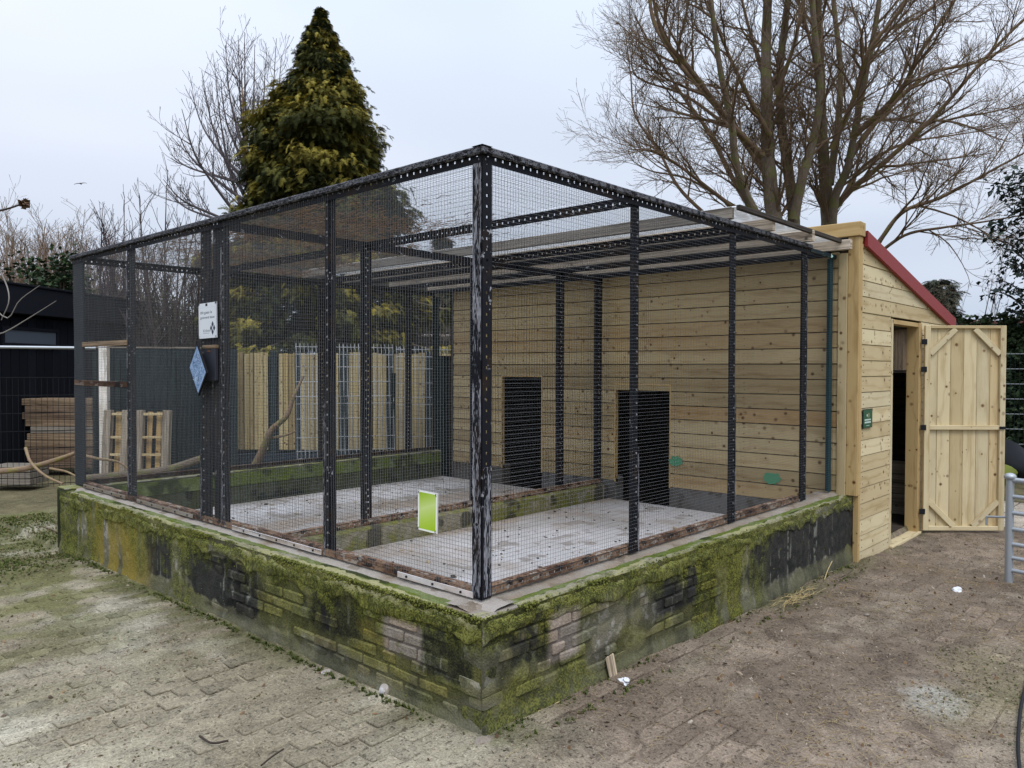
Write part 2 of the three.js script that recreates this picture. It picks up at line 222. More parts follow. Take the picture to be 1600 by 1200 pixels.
{ // concrete block pavers, courses running across the left yard, half buried in sand
  const r = rng(41), pave = tag(new THREE.Group(), 'grey concrete block paving half buried under sand', null, null, 'structure'); pave.name = uniq('block_paving'); scene.add(pave);
  const mats = [[0.49, 0.445, 0.345], [0.45, 0.4, 0.31], [0.52, 0.47, 0.36], [0.43, 0.395, 0.29], [0.47, 0.42, 0.335]].map((c) => { const m = M.gritPlain.clone(); m.color = lin(...c); return m; });
  const list = [];
  for (let row = -62; row < 30; row++) {
    const z = row * 0.105 + 0.03, off = (row & 1) * 0.105 + r.n() * 0.02, tilt = r.r(0.005, 0.05) * sst(-0.4, -1.6, z), rise = r.n() * 0.005;
    for (let k = -24; k < 30; k++) {
      const x = k * 0.212 + off; const q = r(), yaw = r.n() * 0.02, j1 = r.n(), j2 = r.n(); if (x > -0.27 && z < 0.3) continue; if (x > 5.2 || z > 2.6 || !inFrame(x, 0, z, 0.05)) continue; if (x > -0.1 && z < 0.36) continue;
      const dWall = Math.max(-0.15 - x, z - 0.15), edge = Math.exp(-dWall * 3);
      const swing = 0.10 * sst(-0.8, -3.5, z) - 0.12 * edge * sst(-0.6, -1.6, z);
      list.push({ x, z, y: gh(x, z) - 0.0295 + rise * 0.5 + 0.0025 * j1 + edge * 0.006, rx: tilt + j1 * 0.01, rz: j2 * 0.01, yaw: yaw + swing, m: mats[Math.floor(q * 5)], d: Math.hypot(x - EYE.x, z - EYE.z), v: Math.floor(q * 977) % 6 });
    }
  }
  for (let k = 0; k < 24; k++) { const x = 0.0 + k * 0.213, z = 0.235 + 0.006 * r.n(); list.push({ x, z, y: gh(x, z) - 0.02 + 0.004 * r.n(), rx: r.n() * 0.015, rz: r.n() * 0.01, yaw: r.n() * 0.015, m: mats[Math.floor(r() * 5)], d: Math.hypot(x - EYE.x, z - EYE.z), v: k % 6 }); }
  const shapes = Array.from({ length: 6 }, () => boxUV(chamfer(0.206, 0.06, 0.099, 0.006, 0.0016, r), 'x', [2.3, 2.3], [r() * 5, r() * 5]));
  list.sort((a, b) => a.d - b.d);
  const rest = new MB(true), mt = new THREE.Matrix4(), q = new THREE.Quaternion(), e = new THREE.Euler();
  list.forEach((o, i) => {
    e.set(o.rx, o.yaw, o.rz, 'YXZ'); q.setFromEuler(e);
    const g = shapes[o.v].clone(); g.applyQuaternion(q); const P = g.attributes.position, C = new Float32Array(P.count * 3), tn = 0.84 + 0.3 * r(), side = soilness(o.x, o.z);
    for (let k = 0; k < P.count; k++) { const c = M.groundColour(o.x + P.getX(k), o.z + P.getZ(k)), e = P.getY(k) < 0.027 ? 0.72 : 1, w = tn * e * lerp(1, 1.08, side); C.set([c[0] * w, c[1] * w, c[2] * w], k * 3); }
    g.setAttribute('color', new THREE.BufferAttribute(C, 3));
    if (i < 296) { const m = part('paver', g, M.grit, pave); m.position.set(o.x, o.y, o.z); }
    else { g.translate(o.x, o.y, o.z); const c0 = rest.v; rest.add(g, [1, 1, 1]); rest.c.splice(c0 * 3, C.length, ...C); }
  });
  const s = part('pavers', rest.geo(), M.grit, pave); s.userData.kind = 'stuff';
}

// ---------------------------------------------------------------- the mossy plinth wall under the cage
const H = 0.565;
// s: metres along the wall from the near corner, t: height; colour and relief of the outer faces
const mask = (x, a, b, c, d) => sst(a, b, x) * (1 - sst(c, d, x));
function faceLook(f, s, t) {
  const o = f ? 50 : 0, n1 = fbm(s * 2.2 + o, t * 3, 4), n2 = fbm(s * 6 + o, t * 7 + 20, 4), n3 = fbm(s * 22 + o, t * 22, 3), fine = vn(s * 160 + o, t * 160), streak = fbm(s * 11 + o, t * 1.3 + 5, 3), st2 = fbm(s * 30 + o, t * 1.6, 3);
  let c = mix3([0.2, 0.185, 0.14], [0.12, 0.112, 0.08], n2); c = mix3(c, [0.31, 0.29, 0.25], sst(0.58, 0.72, n3));
  c = mix3(c, mix3([0.11, 0.112, 0.035], [0.2, 0.19, 0.055], n3), sst(0.3, 0.6, n1) * 0.85);           // algae film
  c = mix3(c, mix3([0.14, 0.132, 0.085], [0.085, 0.085, 0.045], n2), sst(0.2, 0.08, t) * 0.85);               // greyish footing
  const blackA = f ? 0.95 * mask(s, 2.3, 3.1, 9, 10) * mask(t, 0.1, 0.2, 0.43, 0.52) + 0.75 * mask(s, 1.35, 1.55, 1.95, 2.25) * mask(t, 0.2, 0.3, 0.45, 0.5) + 0.6 * mask(s, 0.1, 0.3, 0.55, 0.8) * mask(t, 0.25, 0.33, 0.5, 0.55) + 0.3
    : 0.85 * mask(s, 1.75, 2.05, 2.65, 3.0) * mask(t, 0.12, 0.2, 0.42, 0.48) + 0.75 * mask(s, 3.0, 3.15, 3.35, 3.6) * mask(t, 0.12, 0.2, 0.46, 0.5) + 0.75 * mask(s, 0.0, 0.1, 0.35, 0.5) * mask(t, 0.2, 0.3, 0.46, 0.52) + 0.7 * mask(s, 0.85, 1.0, 1.25, 1.5) * mask(t, 0.2, 0.3, 0.5, 0.54) + 0.28;
  c = mix3(c, mix3([0.014, 0.014, 0.014], [0.05, 0.05, 0.042], n3), clamp(sst(0.36, 0.5, 0.4 * streak + 0.4 * n2 + 0.3 * (blackA - 0.35)) * blackA * 1.5));
  c = mix3(c, mix3([0.3, 0.3, 0.26], c, 0.3), sst(0.6, 0.72, st2) * blackA * 0.6 * sst(0.5, 0.7, n3 + 0.1));
  const och = f ? 0.5 * mask(s, 1.9, 2.1, 2.4, 2.7) * sst(0.45, 0.7, streak) : mask(s, 3.3, 3.7, 4.5, 4.9) * sst(0.35, 0.6, streak) + 0.6 * mask(s, 0.5, 0.6, 0.85, 1.0) * sst(0.5, 0.7, n2);
  c = mix3(c, [0.27, 0.2, 0.03], clamp(och * 0.75));
  const green = f ? sst(0.36, 0.5, t + 0.25 * (streak - 0.5) - 0.1 * sst(2.6, 3.4, s)) * 0.95 + mask(s, 1.7, 2.0, 2.6, 3.0) * sst(0.4, 0.6, streak) + 0.8 * mask(s, 0, 0.05, 0.6, 1.1) * sst(0.45, 0.6, n1) * sst(0.45, 0.3, t)
    : sst(0.34, 0.5, t + 0.3 * (streak - 0.5)) * 0.95 + mask(s, 4.3, 4.7, 9, 10) * 0.9 * sst(0.35, 0.55, streak) + 0.7 * mask(s, 2.7, 2.9, 3.2, 3.3) * sst(0.45, 0.6, n2) + 0.4 * sst(0.5, 0.7, n1);
  const gk = clamp(green * sst(0.3, 0.56, 0.55 * n2 + 0.45 * n3 + 0.06)); c = mix3(c, mix3([0.04, 0.048, 0.01], [0.155, 0.158, 0.028], sst(0.3, 0.72, 0.5 * n3 + 0.5 * fine)), gk * 0.9);
  const bare = f ? mask(s, 0.44, 0.5, 0.66, 0.74) * mask(t, 0.22, 0.26, 0.46, 0.5) : mask(s, 0.38, 0.43, 0.66, 0.72) * mask(t, 0.25, 0.29, 0.42, 0.46);
  c = mix3(c, mix3([0.34, 0.29, 0.25], [0.27, 0.22, 0.19], n3), bare * sst(0.34, 0.45, n2) * 0.9);
  const k = 0.8 + 0.4 * fine; return [c[0] * k, c[1] * k, c[2] * k, 0.4 * n3 + 0.35 * fine + 0.25 * gk, n2];
}
{
  const wall = thing('plinth_wall', 'low mossy brick and plaster wall with black damp stains carrying the mesh cage', 'low wall');
  const LEN = [5.36, 4.62], r = rng(8);
  const bricky = (f, s, t) => sst(0.42, 0.52, fbm(s * 1.6 + f * 30 + 2, t * 4, 3) + (f ? 0.24 * mask(s, -1, 0.1, 1.9, 2.5) : 0.26 * mask(s, -1, 0, 2.1, 2.7)) - 0.13 + 0.3 * mask(s, 0.3, 0.36, 0.76, 0.84) * mask(t, 0.18, 0.22, 0.6, 0.7)) * (1 - sst(2.5, 2.9, s)) * mask(t, 0.07, 0.13, 0.6, 0.7);
  const joints = [];
  const mats = [0, 1].map((f) => { const [m, b] = pair(2048, 384, (u, v) => { const s = u * 5.5, t = v * 0.62, c = faceLook(f, s, t), k = 1 - 0.55 * bricky(f, s, t); return [c[0], c[1], c[2], c[3]]; }), [mj] = pair(2048, 384, (u, v) => { const s = u * 5.5, t = v * 0.62, c = faceLook(f, s, t), k = 1 - 0.42 * bricky(f, s, t); return [c[0] * k, c[1] * k, c[2] * k, 0]; }); mj.wrapS = mj.wrapT = THREE.ClampToEdgeWrapping; joints.push(mj); m.wrapS = m.wrapT = THREE.ClampToEdgeWrapping; return std({ map: m, bumpMap: b, bumpScale: 0.007, roughness: 0.95 }); });
  const tint = mats.map((m) => [[1, 1, 1], [1.1, 1.06, 1.0], [0.8, 0.82, 0.8], [1.05, 0.98, 0.9]].map((c) => { const q = m.clone(); q.color = lin(...c); return q; }));
  // place (s, t, d) of face f: d is how far it stands out
  const put = (f, s, t, d) => (f ? V(-0.15 + s, t, 0.15 + d) : V(-0.15 - d, t, 0.15 - s));
  const relief = (f, s, t) => { const b = bricky(f, s, t); return 0.012 * (fbm(s * 5 + f * 9, t * 6, 3) - 0.5) + 0.006 * (fbm(s * 24, t * 24 + f * 40, 2) - 0.5) - 0.009 * b + 0.014 * sst(0.12, 0.03, t) + 0.006 * sst(0.5, 0.56, t); };
  const cornerChip = (t) => 0.03 * (fbm(t * 11 + 3, 2, 3) - 0.62);
  for (const f of [0, 1]) {
    const mb = new MB(), st = 0.012, ns = Math.round(LEN[f] / st), nt = 50, id = [];
    for (let j = 0; j <= nt; j++) for (let i = 0; i <= ns; i++) {
      const s = i / ns * LEN[f], t = -0.06 + j / nt * (H + 0.06), k = i ? 1 : 0, e = 0.008, d = relief(f, s, t) * k; const p = put(f, s, t, d), cc = cornerChip(t) * Math.exp(-s / 0.045); p.x -= cc; p.z += cc; const ds = (relief(f, s + e, t) - relief(f, s, t)) / e, dt = (relief(f, s, t + e) - relief(f, s, t)) / e;
      const n = f ? V(-ds, -dt, 1) : V(-1, -dt, ds); n.normalize(); id.push(mb.vert(p.x, p.y, p.z, n.x, n.y, n.z, s / 5.5, t / 0.62));
    }
    for (let j = 0; j < nt; j++) for (let i = 0; i < ns; i++) { const a = j * (ns + 1) + i, b = a + 1, c = a + ns + 1, d = c + 1; f ? mb.i.push(a, b, d, a, d, c) : mb.i.push(a, d, b, a, c, d); }
    { const q = mats[f].clone(); q.map = joints[f]; part('rendered_face', mb.geo(), q, wall); }
    // bricks that show through the render
    for (let row = 0; row < 7; row++) {
      const t = 0.085 + row * 0.064, off = (row & 1) * 0.11 + r.n() * 0.01;
      for (let k = 0; k < 26; k++) {
        const L = r() < 0.14 ? 0.1 : 0.205, s = off + k * 0.218 + r.n() * 0.006, q = r(), q2 = r(); if (s < 0.06 + L / 2 || s > LEN[f] - 0.2) continue;
        const b = bricky(f, s, t + 0.027); if (b < 0.5 || (fbm(s * 3.1 + f * 7, t * 9, 2) < 0.4 && !(s > 0.33 && s < 0.78 && t > 0.2))) continue;
        const g = chamfer(L + r.n() * 0.012, 0.054 + r.n() * 0.005, 0.05, 0.007, 0.0035, r), out = lerp(-0.021, -0.0135, b) + 0.005 * r.n(); g.rotateZ(r.n() * 0.02);
        const P = g.attributes.position, uv = new Float32Array(P.count * 2);
        for (let i = 0; i < P.count; i++) { uv[i * 2] = (s + (f ? P.getX(i) : P.getX(i))) / 5.5; uv[i * 2 + 1] = (t + 0.027 + P.getY(i)) / 0.62; }
        g.setAttribute('uv', new THREE.BufferAttribute(uv, 2)); if (!f) g.rotateY(-Math.PI / 2); const c = put(f, s, t + 0.027, out - 0.012); if (!f) { const g2 = g; g2.rotateY(Math.PI); g2.rotateY(0); }
        g.translate(c.x, c.y, c.z); part('brick', g, tint[f][Math.floor(q * 4)], wall);
      }
    }
  }
  // chipped bricks that close the near corner
  { let y = -0.05, k = 0; while (y < 0.42) { const h = k === 0 ? 0.12 : r.r(0.055, 0.1), g = new THREE.BoxGeometry(r.r(0.09, 0.17), h - 0.004, r.r(0.09, 0.17), 5, 4, 5), P = g.attributes.position, sd = r() * 90, bb = g.parameters; for (let i = 0; i < P.count; i++) { const x = P.getX(i), yy = P.getY(i), z = P.getZ(i), q = Math.pow(Math.pow(Math.abs(x * 2 / bb.width), 6) + Math.pow(Math.abs(yy * 2 / h), 6) + Math.pow(Math.abs(z * 2 / bb.depth), 6), -1 / 10), n = 0.014 * (fbm(x * 20 + sd, yy * 20 + z * 20, 3) - 0.5); P.setXYZ(i, x * Math.min(1, q) + n, yy, z * Math.min(1, q) - n); } g.computeVertexNormals(); const uv = new Float32Array(P.count * 2), N = g.attributes.normal; for (let i = 0; i < P.count; i++) { const sx = Math.abs(N.getX(i)) > Math.abs(N.getZ(i)); uv[i * 2] = (0.03 + Math.abs(sx ? P.getZ(i) - bb.depth / 2 : P.getX(i) + bb.width / 2)) / 5.5; uv[i * 2 + 1] = (y + h / 2 + P.getY(i)) / 0.62; } g.setAttribute('uv', new THREE.BufferAttribute(uv, 2)); g.translate(-0.15 + bb.width / 2 - 0.004 + 0.008 + 0.007 * r.n(), y + h / 2, 0.15 - bb.depth / 2 + 0.004 - 0.008 + 0.007 * r.n()); part('corner_brick', g, tint[k & 1][Math.floor(r() * 4)], wall); y += h; k++; } }
  // the rough mossy top course: rounded stones with moss over them
  const stoneTex = (() => { const [m, b] = pair(1024, 512, (u, v) => { const x = u * 3, y = v * 1.5, n = fbm(x * 3, y * 3, 4, 9, 0), n3 = fbm(x * 14, y * 14, 3, 42, 0), fi = vn(u * 400, v * 200, 400, 200); let c = mix3([0.44, 0.42, 0.34], [0.28, 0.26, 0.2], n3); c = mix3(c, mix3([0.12, 0.135, 0.03], [0.29, 0.3, 0.08], n3), sst(0.36, 0.6, 0.6 * n + 0.4 * n3) * 0.9); c = mix3(c, [0.05, 0.05, 0.04], sst(0.62, 0.72, fbm(x * 5 + 4, y * 5, 3)) * 0.8); const k = 0.78 + 0.44 * fi; return [c[0] * k, c[1] * k, c[2] * k, 0.5 * n3 + 0.5 * fi]; }); return std({ map: m, bumpMap: b, bumpScale: 0.008, roughness: 0.97 }); })();
  M.mossStone = stoneTex;
  for (const f of [0, 1]) {
    const len = LEN[f] - 0.01, n = Math.round(len / 0.014), K = 22, mb = new MB(), id = [];
    const prof = (s, q) => { const low = 0.45 + 0.05 * (fbm(s * 5 + f * 13, 3, 3) - 0.5) * 2, e = 0.008; const P = [[-0.012, low], [0.006, low + 0.012], [e, 0.515], [-0.004, 0.55], [-0.03, 0.572], [-0.07, 0.572], [-0.14, 0.545]]; const x = q * (P.length - 1), i = Math.min(P.length - 2, Math.floor(x)), t = x - i; return [lerp(P[i][0], P[i + 1][0], t), lerp(P[i][1], P[i + 1][1], t)]; };
    for (let i = 0; i <= n; i++) for (let k = 0; k <= K; k++) { const s = i / n * len, q = k / K; let [d, t] = prof(s, q); const w = sst(0, 0.12, q), ec = -0.012 * Math.exp(-s / 0.05), lump = 0.013 * (fbm(s * 7.5 + f * 31, t * 9 + q * 2, 3) - 0.5) * 2 + 0.007 * (fbm(s * 38, q * 14 + f * 7, 2) - 0.5) * 2, up = sst(0.3, 0.7, q); d += w * lump * (1 - up); t += w * lump * up * 0.7 - (fbm(s * 2.3 + f * 3, 8, 2) > 0.6 ? 0.006 * up : 0); const p = put(f, s, t, d); p.x -= ec; p.z += ec; id.push(mb.vert(p.x, p.y, p.z, 0, 1, 0, s / 5.5, q)); }
    for (let i = 0; i < n; i++) for (let k = 0; k < K; k++) { const a = i * (K + 1) + k, b = a + 1, c = a + K + 1, d = c + 1; f ? mb.i.push(a, c, b, b, c, d) : mb.i.push(a, b, c, b, d, c); }
    const g = mb.geo(); g.computeVertexNormals();
    const [m, bm] = pair(2048, 128, (u, v) => { const s = u * 5.5, n1 = fbm(s * 2.4 + f * 9, v * 2, 4), n3 = fbm(s * 16 + f * 5, v * 5, 4), fi = vn(s * 190, v * 60 + f * 3), face = faceLook(f, s, 0.47 + 0.06 * v); let c = mix3(mix3([0.34, 0.32, 0.25], [0.22, 0.2, 0.14], n3), [0.32, 0.31, 0.12], sst(0.4, 0.6, n1) * 0.6); const moss = mix3([0.04, 0.048, 0.012], [0.18, 0.182, 0.045], sst(0.3, 0.7, 0.5 * n3 + 0.5 * fi)); c = mix3(c, moss, clamp(sst(0.8, 0.4, v + 0.6 * (n3 - 0.5) + 0.9 * (n1 - 0.5)))); c = mix3(c, face, sst(0.4, 0.1, v + 0.4 * (n3 - 0.5)) * 0.85); const k = 0.78 + 0.44 * fi; return [c[0] * k, c[1] * k, c[2] * k, 0.5 * n3 + 0.5 * fi]; });
    m.wrapS = m.wrapT = THREE.ClampToEdgeWrapping; part('mossy_edge', g, std({ map: m, bumpMap: bm, bumpScale: 0.006, roughness: 0.97 }), wall);
    // screed strip that carries the steel frame, uneven on top
    { const mb = new MB(), n = 200, w = 10, id = []; const len = f ? 4.55 : 5.35;
    for (let i = 0; i <= n; i++) for (let j = 0; j <= w; j++) { const a = i / n * len, b = j / w, y = 0.588 - 0.04 * Math.pow(1 - b, 5) + 0.013 * (fbm(a * 9 + f * 20, b * 3, 3) - 0.5) + 0.01 * (fbm(a * 40, b * 12 + f * 9, 2) - 0.5), p = put(f, a + 0.03 - (f ? 0 : 0), y, -0.07 - 0.2 * b); mb.vert(p.x, p.y, p.z, 0, 1, 0, a / 1.2, b * 0.2 + f * 0.4); }
    for (let i = 0; i < n; i++) for (let j = 0; j < w; j++) { const a = i * (w + 1) + j, b = a + 1, c = a + w + 1, d = c + 1; f ? mb.i.push(a, c, b, b, c, d) : mb.i.push(a, b, c, b, d, c); }
    const g = mb.geo(); g.computeVertexNormals(); part('screed', g, M.screed, wall); }
  }
  part('screed', beam([-0.128, 0.5, -0.12], [0.12, 0.573, 0.128], 0.008, [1.2, 1.2]), M.screed, wall);
  // inner faces and the far walls
  const inner = std({ map: stoneTex.map, bumpMap: stoneTex.bumpMap, bumpScale: 0.008, color: lin(0.4, 0.5, 0.25), roughness: 0.95 });
  const bx = (a, b, m, nme) => part(nme, beam(a, b, 0.012, [3, 1.5]), m, wall);
  bx([-0.1, 0, -5.02], [0.1, 0.572, 0.1], inner, 'inner_wall'); bx([0.1, 0, -0.1], [4.42, 0.572, 0.1], inner, 'inner_wall');
  bx([-0.14, -0.1, -5.33], [4.42, 0.575, -5.1], std({ map: stoneTex.map, bumpMap: stoneTex.bumpMap, bumpScale: 0.008, color: lin(0.17, 0.2, 0.15), roughness: 0.95 }), 'back_wall'); bx([-0.1, 0.44, -5.099], [4.4, 0.573, -5.093], inner, 'back_wall_moss'); bx([-0.14, 0.576, -5.31], [4.42, 0.592, -5.12], stoneTex, 'back_coping');
  // moss cushions along the upper edge and in the joints
  const blob = new THREE.IcosahedronGeometry(1, 1), moss = std({ color: lin(1, 1, 1), roughness: 1 }), N = 3600, im = new THREE.InstancedMesh(blob, moss, N), mt = new THREE.Matrix4(), q = new THREE.Quaternion(), e = new THREE.Euler();
  for (let i = 0; i < N; i++) {
    let f, s, t, d, tries = 0; do { f = r() < 0.5 ? 0 : 1; s = r() * LEN[f]; t = r() < 0.62 ? H + 0.008 - 0.05 * r() * r() : r.r(0.03, H - 0.02); d = t > H - 0.05 ? r.r(-0.02, 0.006) : relief(f, s, t) - 0.001; const c = faceLook(f, s, t); if (t > H - 0.05 ? fbm(s * 3 + f * 9, 1, 3) > 0.52 : c[1] > c[0] * 1.04 && c[1] > 0.09) break; } while (++tries < 12);
    const p = put(f, s, t, d), k = r.r(0.002, 0.0065); e.set(r() * 6, r() * 6, r() * 6); mt.compose(p, q.setFromEuler(e), V(k, k * 0.8, k)); im.setMatrixAt(i, mt);
    const g = r(), cc = mix3([0.06, 0.07, 0.015], [0.19, 0.195, 0.045], g); im.setColorAt(i, lin(...cc));
  }
  im.name = 'moss'; im.userData.kind = 'stuff'; wall.add(im);
}
// cage floor slabs and the kerb between the two runs
{
  const fl = thing('cage_floor', 'pale grey concrete floor slab with brown stains inside the cage', 'concrete floor'); fl.userData.kind = 'structure'; delete fl.userData.category; fl.name = uniq('floor');
  part('floor_slab', beam([0.1, 0.05, -2.42], [4.42, 0.262, -0.1], 0.004, [2.2, 2.2]), M.concrete, fl); part('floor_slab', beam([0.1, 0.05, -5.1], [4.42, 0.25, -2.6], 0.004, [2.2, 2.2]), M.concrete, fl);
  const kerb = part('kerb', beam([0.1, 0.05, -2.6], [4.36, 0.425, -2.42], 0.02, [3, 1.5]), std({ map: M.mossStone.map, bumpMap: M.mossStone.bumpMap, bumpScale: 0.01, color: lin(0.72, 0.68, 0.62), roughness: 0.95 }), fl);
}

// ---------------------------------------------------------------- the mesh cage on its steel frame
{
  const cage = thing('bird_cage', 'large black steel framed aviary with fine wire mesh standing on the mossy wall', 'bird cage');
  M.rivet = std({ color: lin(0.25, 0.25, 0.26), roughness: 0.6 });
  // perforated angle: axis-aligned from a to b, one leg along dirA, one along dirB; holes in the legs every 5 cm
  const AX = { x: V(1, 0, 0), y: V(0, 1, 0), z: V(0, 0, 1) };
  function angle(name, a, b, dA, dB, mat, wA = 0.06, wB = 0.045, holes = 'AB', th = 0.004) {
    a = V(...a); b = V(...b); const L = a.distanceTo(b), ax = b.clone().sub(a).normalize(), mb = new MB();
    const plate = (dir, thick, w, hole) => {
      const nrm = thick, box = (u0, u1, v0, v1) => { const c = a.clone().addScaledVector(ax, (u0 + u1) / 2).addScaledVector(dir, (v0 + v1) / 2).addScaledVector(nrm, th / 2), g = new THREE.BoxGeometry(u1 - u0, v1 - v0, th), m = new THREE.Matrix4().makeBasis(ax, dir, ax.clone().cross(dir)); if (ax.clone().cross(dir).dot(nrm) < 0) { /* symmetric box */ } g.applyMatrix4(m); g.translate(c.x, c.y, c.z); const U = g.attributes.uv, P = g.attributes.position; for (let i = 0; i < U.count; i++) { const q = V(P.getX(i), P.getY(i), P.getZ(i)).sub(a); U.setXY(i, q.dot(ax) * 0.9 + a.x * 0.37 + a.z * 0.23, q.dot(dir) * 2 + q.dot(nrm) * 2 + a.z * 0.41 + a.y * 0.3); } mb.add(g); };
      if (!hole) { box(0, L, 0, w); return; }
      const h0 = w * 0.5 - 0.006, h1 = w * 0.5 + 0.008, hw = 0.0065, p = 0.05, n = Math.floor((L - 0.02) / p); box(0, L, 0, h0); box(0, L, h1, w); let u = 0;
      for (let k = 0; k <= n; k++) { const c = 0.035 + k * p; if (c + hw > L) break; box(u, c - hw, h0, h1); u = c + hw; } box(u, L, h0, h1);
    };
    plate(V(...dA), V(...dB), wA, holes.includes('A')); plate(V(...dB), V(...dA), wB, holes.includes('B'));
    const o = part(name, mb.geo(), mat, cage);
    if (holes.includes('A') && name === 'post' && wA !== 0.066) { const bb = new MB(), nrm = V(...dA).cross(ax).normalize(), out = V(...dB).negate(); for (let u = 0.06; u < L - 0.03; u += 0.075) { const g = new THREE.CylinderGeometry(0.0062, 0.0068, 0.004, 7); g.applyQuaternion(new THREE.Quaternion().setFromUnitVectors(V(0, 1, 0), out)); const c = a.clone().addScaledVector(ax, u + 0.01 * (h2(Math.round(u * 100), Math.round(a.x * 50 + a.z * 70)) - 0.5)).addScaledVector(V(...dA), wA * 0.22).addScaledVector(out, 0.002); g.translate(c.x, c.y, c.z); bb.add(g); } const q = part('rivets', bb.geo(), M.rivet, o); q.userData.kind = 'stuff'; }
    return o;
  }
  const T = 2.69, B = 0.597;
  // near corner post: two broad flanges outside the mesh
  angle('post', [-0.009, B, 0.009], [-0.009, T - 0.03, 0.009], [1, 0, 0], [0, 0, -1], M.speckled, 0.066, 0.05, 'A', 0.006);
  part('post_strip', beam([-0.0125, B + 0.01, -0.052], [-0.0093, T - 0.06, 0.004], 0.001, [1.6, 0.5], 'y'), M.flaked, cage, 'pale flaking left flange of the corner post');
  part('post_strip', beam([0.005, B + 0.01, 0.0093], [0.05, B + 0.62, 0.0112], 0.0008, [1.6, 0.5], 'y'), M.flaked, cage);
  for (let k = 0; k < 5; k++) { const g = new THREE.CylinderGeometry(0.007, 0.007, 0.004, 8); g.rotateZ(Math.PI / 2); g.translate(-0.0135, 0.95 + k * 0.37, -0.02); part('bolt', g, M.darkMetal, cage); }
  // posts of the right face, the left face, the back and the partition
  for (const [x, m] of [[1.2, M.black], [2.43, M.black], [3.69, M.black]]) { angle('post', [x + 0.118 - 0.005, B, -0.004], [x + 0.118 - 0.005, T - 0.03, -0.004], [-1, 0, 0], [0, 0, -1], m, 0.085, 0.05, 'A'); }
  part('post_strip', beam([1.3135, B, -0.008], [1.3265, B + 0.62, -0.0005], 0.001, [1.6, 0.5], 'y'), M.flaked, cage); part('post_strip', beam([2.5485, B, -0.008], [2.557, B + 0.9, -0.0005], 0.001, [1.6, 0.5], 'y'), M.flaked, cage); part('post_strip', beam([3.8085, B, -0.008], [3.818, T - 0.1, -0.0005], 0.001, [1.6, 0.5], 'y'), M.flaked, cage);
  for (const [z, w] of [[-1.27, 0.1], [-2.49, 0.1], [-2.79, 0.15], [-4.07, 0.15]]) angle('post', [0.005, B, z], [0.005, T - 0.03, z], [0, 0, 1], [1, 0, 0], M.black, w, 0.045, 'A');
  for (const [z, h] of [[-1.277, 0.9], [-2.49, 1.9], [-2.797, 0.5], [-4.072, 1.95]]) part('post_strip', beam([-0.001, B, z - 0.01], [0.008, B + h, z + 0.004], 0.001, [1.6, 0.5], 'y'), M.flaked, cage);
  part('post_filler', beam([0.012, B, -2.62], [0.02, T - 0.05, -2.48], 0.001, [1.6, 0.5], 'y'), M.black, cage, 'black metal strip between the door posts');
  part('post', beam([0.0, B, -5.28], [0.012, T - 0.03, -5.05], 0.002, [1.6, 0.5], 'y'), std({ color: lin(0.012, 0.018, 0.026), roughness: 0.6 }), cage, 'broad dark blue corner post');
  part('post', beam([0.0125, B, -5.28], [0.09, T - 0.03, -5.268], 0.002), M.black, cage);
  for (const x of [1.28, 2.56, 3.86]) angle('post', [x, B, -5.2], [x, T - 0.03, -5.2], [1, 0, 0], [0, 0, 1], M.black, 0.11, 0.05, 'A');
  for (const x of [1.2, 2.42, 3.66, 4.32]) angle('post', [x, 0.47, -2.5], [x, T - 0.03, -2.5], [1, 0, 0], [0, 0, -1], M.black, 0.075, 0.05, 'A');
  angle('post', [4.385, 0.6, -5.18], [4.385, 2.62, -5.18], [-1, 0, 0], [0, 0, 1], M.darkGreen, 0.07, 0.05, '');
  angle('post', [4.395, B, -0.01], [4.395, T - 0.04, -0.01], [-1, 0, 0], [0, 0, -1], std({ color: lin(0.02, 0.07, 0.085), roughness: 0.6 }), 0.06, 0.05, '');
  // top rails
  const rail = (name, a, b, dB, mat = M.black, h = 'A') => angle(name, a, b, [0, -1, 0], dB, mat, 0.062, 0.05, h);
  rail('top_rail', [-0.002, T, 0.008], [3.83, T, 0.008], [0, 0, -1]); rail('top_rail', [-0.008, T, 0.008], [-0.008, T, -5.29], [1, 0, 0]);
  // weathered cap strips on top of the rails, proud of them
  part('cap_strip', beam([-0.032, T - 0.024, 0.008], [3.84, T + 0.012, 0.032], 0.008, [0.5, 0.25], 'x'), M.mottled, cage); part('cap_strip', beam([-0.032, T - 0.024, -5.3], [-0.0085, T + 0.012, 0.0075], 0.008, [0.5, 0.25], 'z'), M.mottled, cage);
  part('corner_cap', (() => { const g = new THREE.ConeGeometry(0.05, 0.012, 4); g.rotateY(Math.PI / 4); g.translate(-0.001, T + 0.0185, 0.001); return boxUV(g); })(), M.mottled, cage);
  part('top_rail', beam([3.842, T - 0.045, -0.01], [4.42, T - 0.01, 0.012], 0.003), std({ map: M.speckled.map, color: lin(2.2, 3.6, 3.2), roughness: 0.7 }), cage, 'short pale green end rail beside the shed');
  rail('top_rail', [0, T, -5.22], [4.4, T, -5.22], [0, 0, 1]); rail('cross_rail', [0, T - 0.01, -2.5], [4.4, T - 0.01, -2.5], [0, 0, -1], M.black, '');
  for (const x of [1.26, 2.5]) rail('cross_rail', [x, T - 0.004, -0.02], [x, T - 0.004, -5.2], [1, 0, 0]);
  // bottom rails, rusted through
  angle('bottom_rail', [0.07, 0.64, -0.012], [3.7, 0.64, -0.012], [0, -1, 0], [0, 0, -1], M.rust, 0.038, 0.06, 'AB'); angle('bottom_rail', [0.0, 0.637, -0.06], [0.0, 0.637, -5.1], [0, -1, 0], [1, 0, 0], M.rust, 0.04, 0.06, 'B');
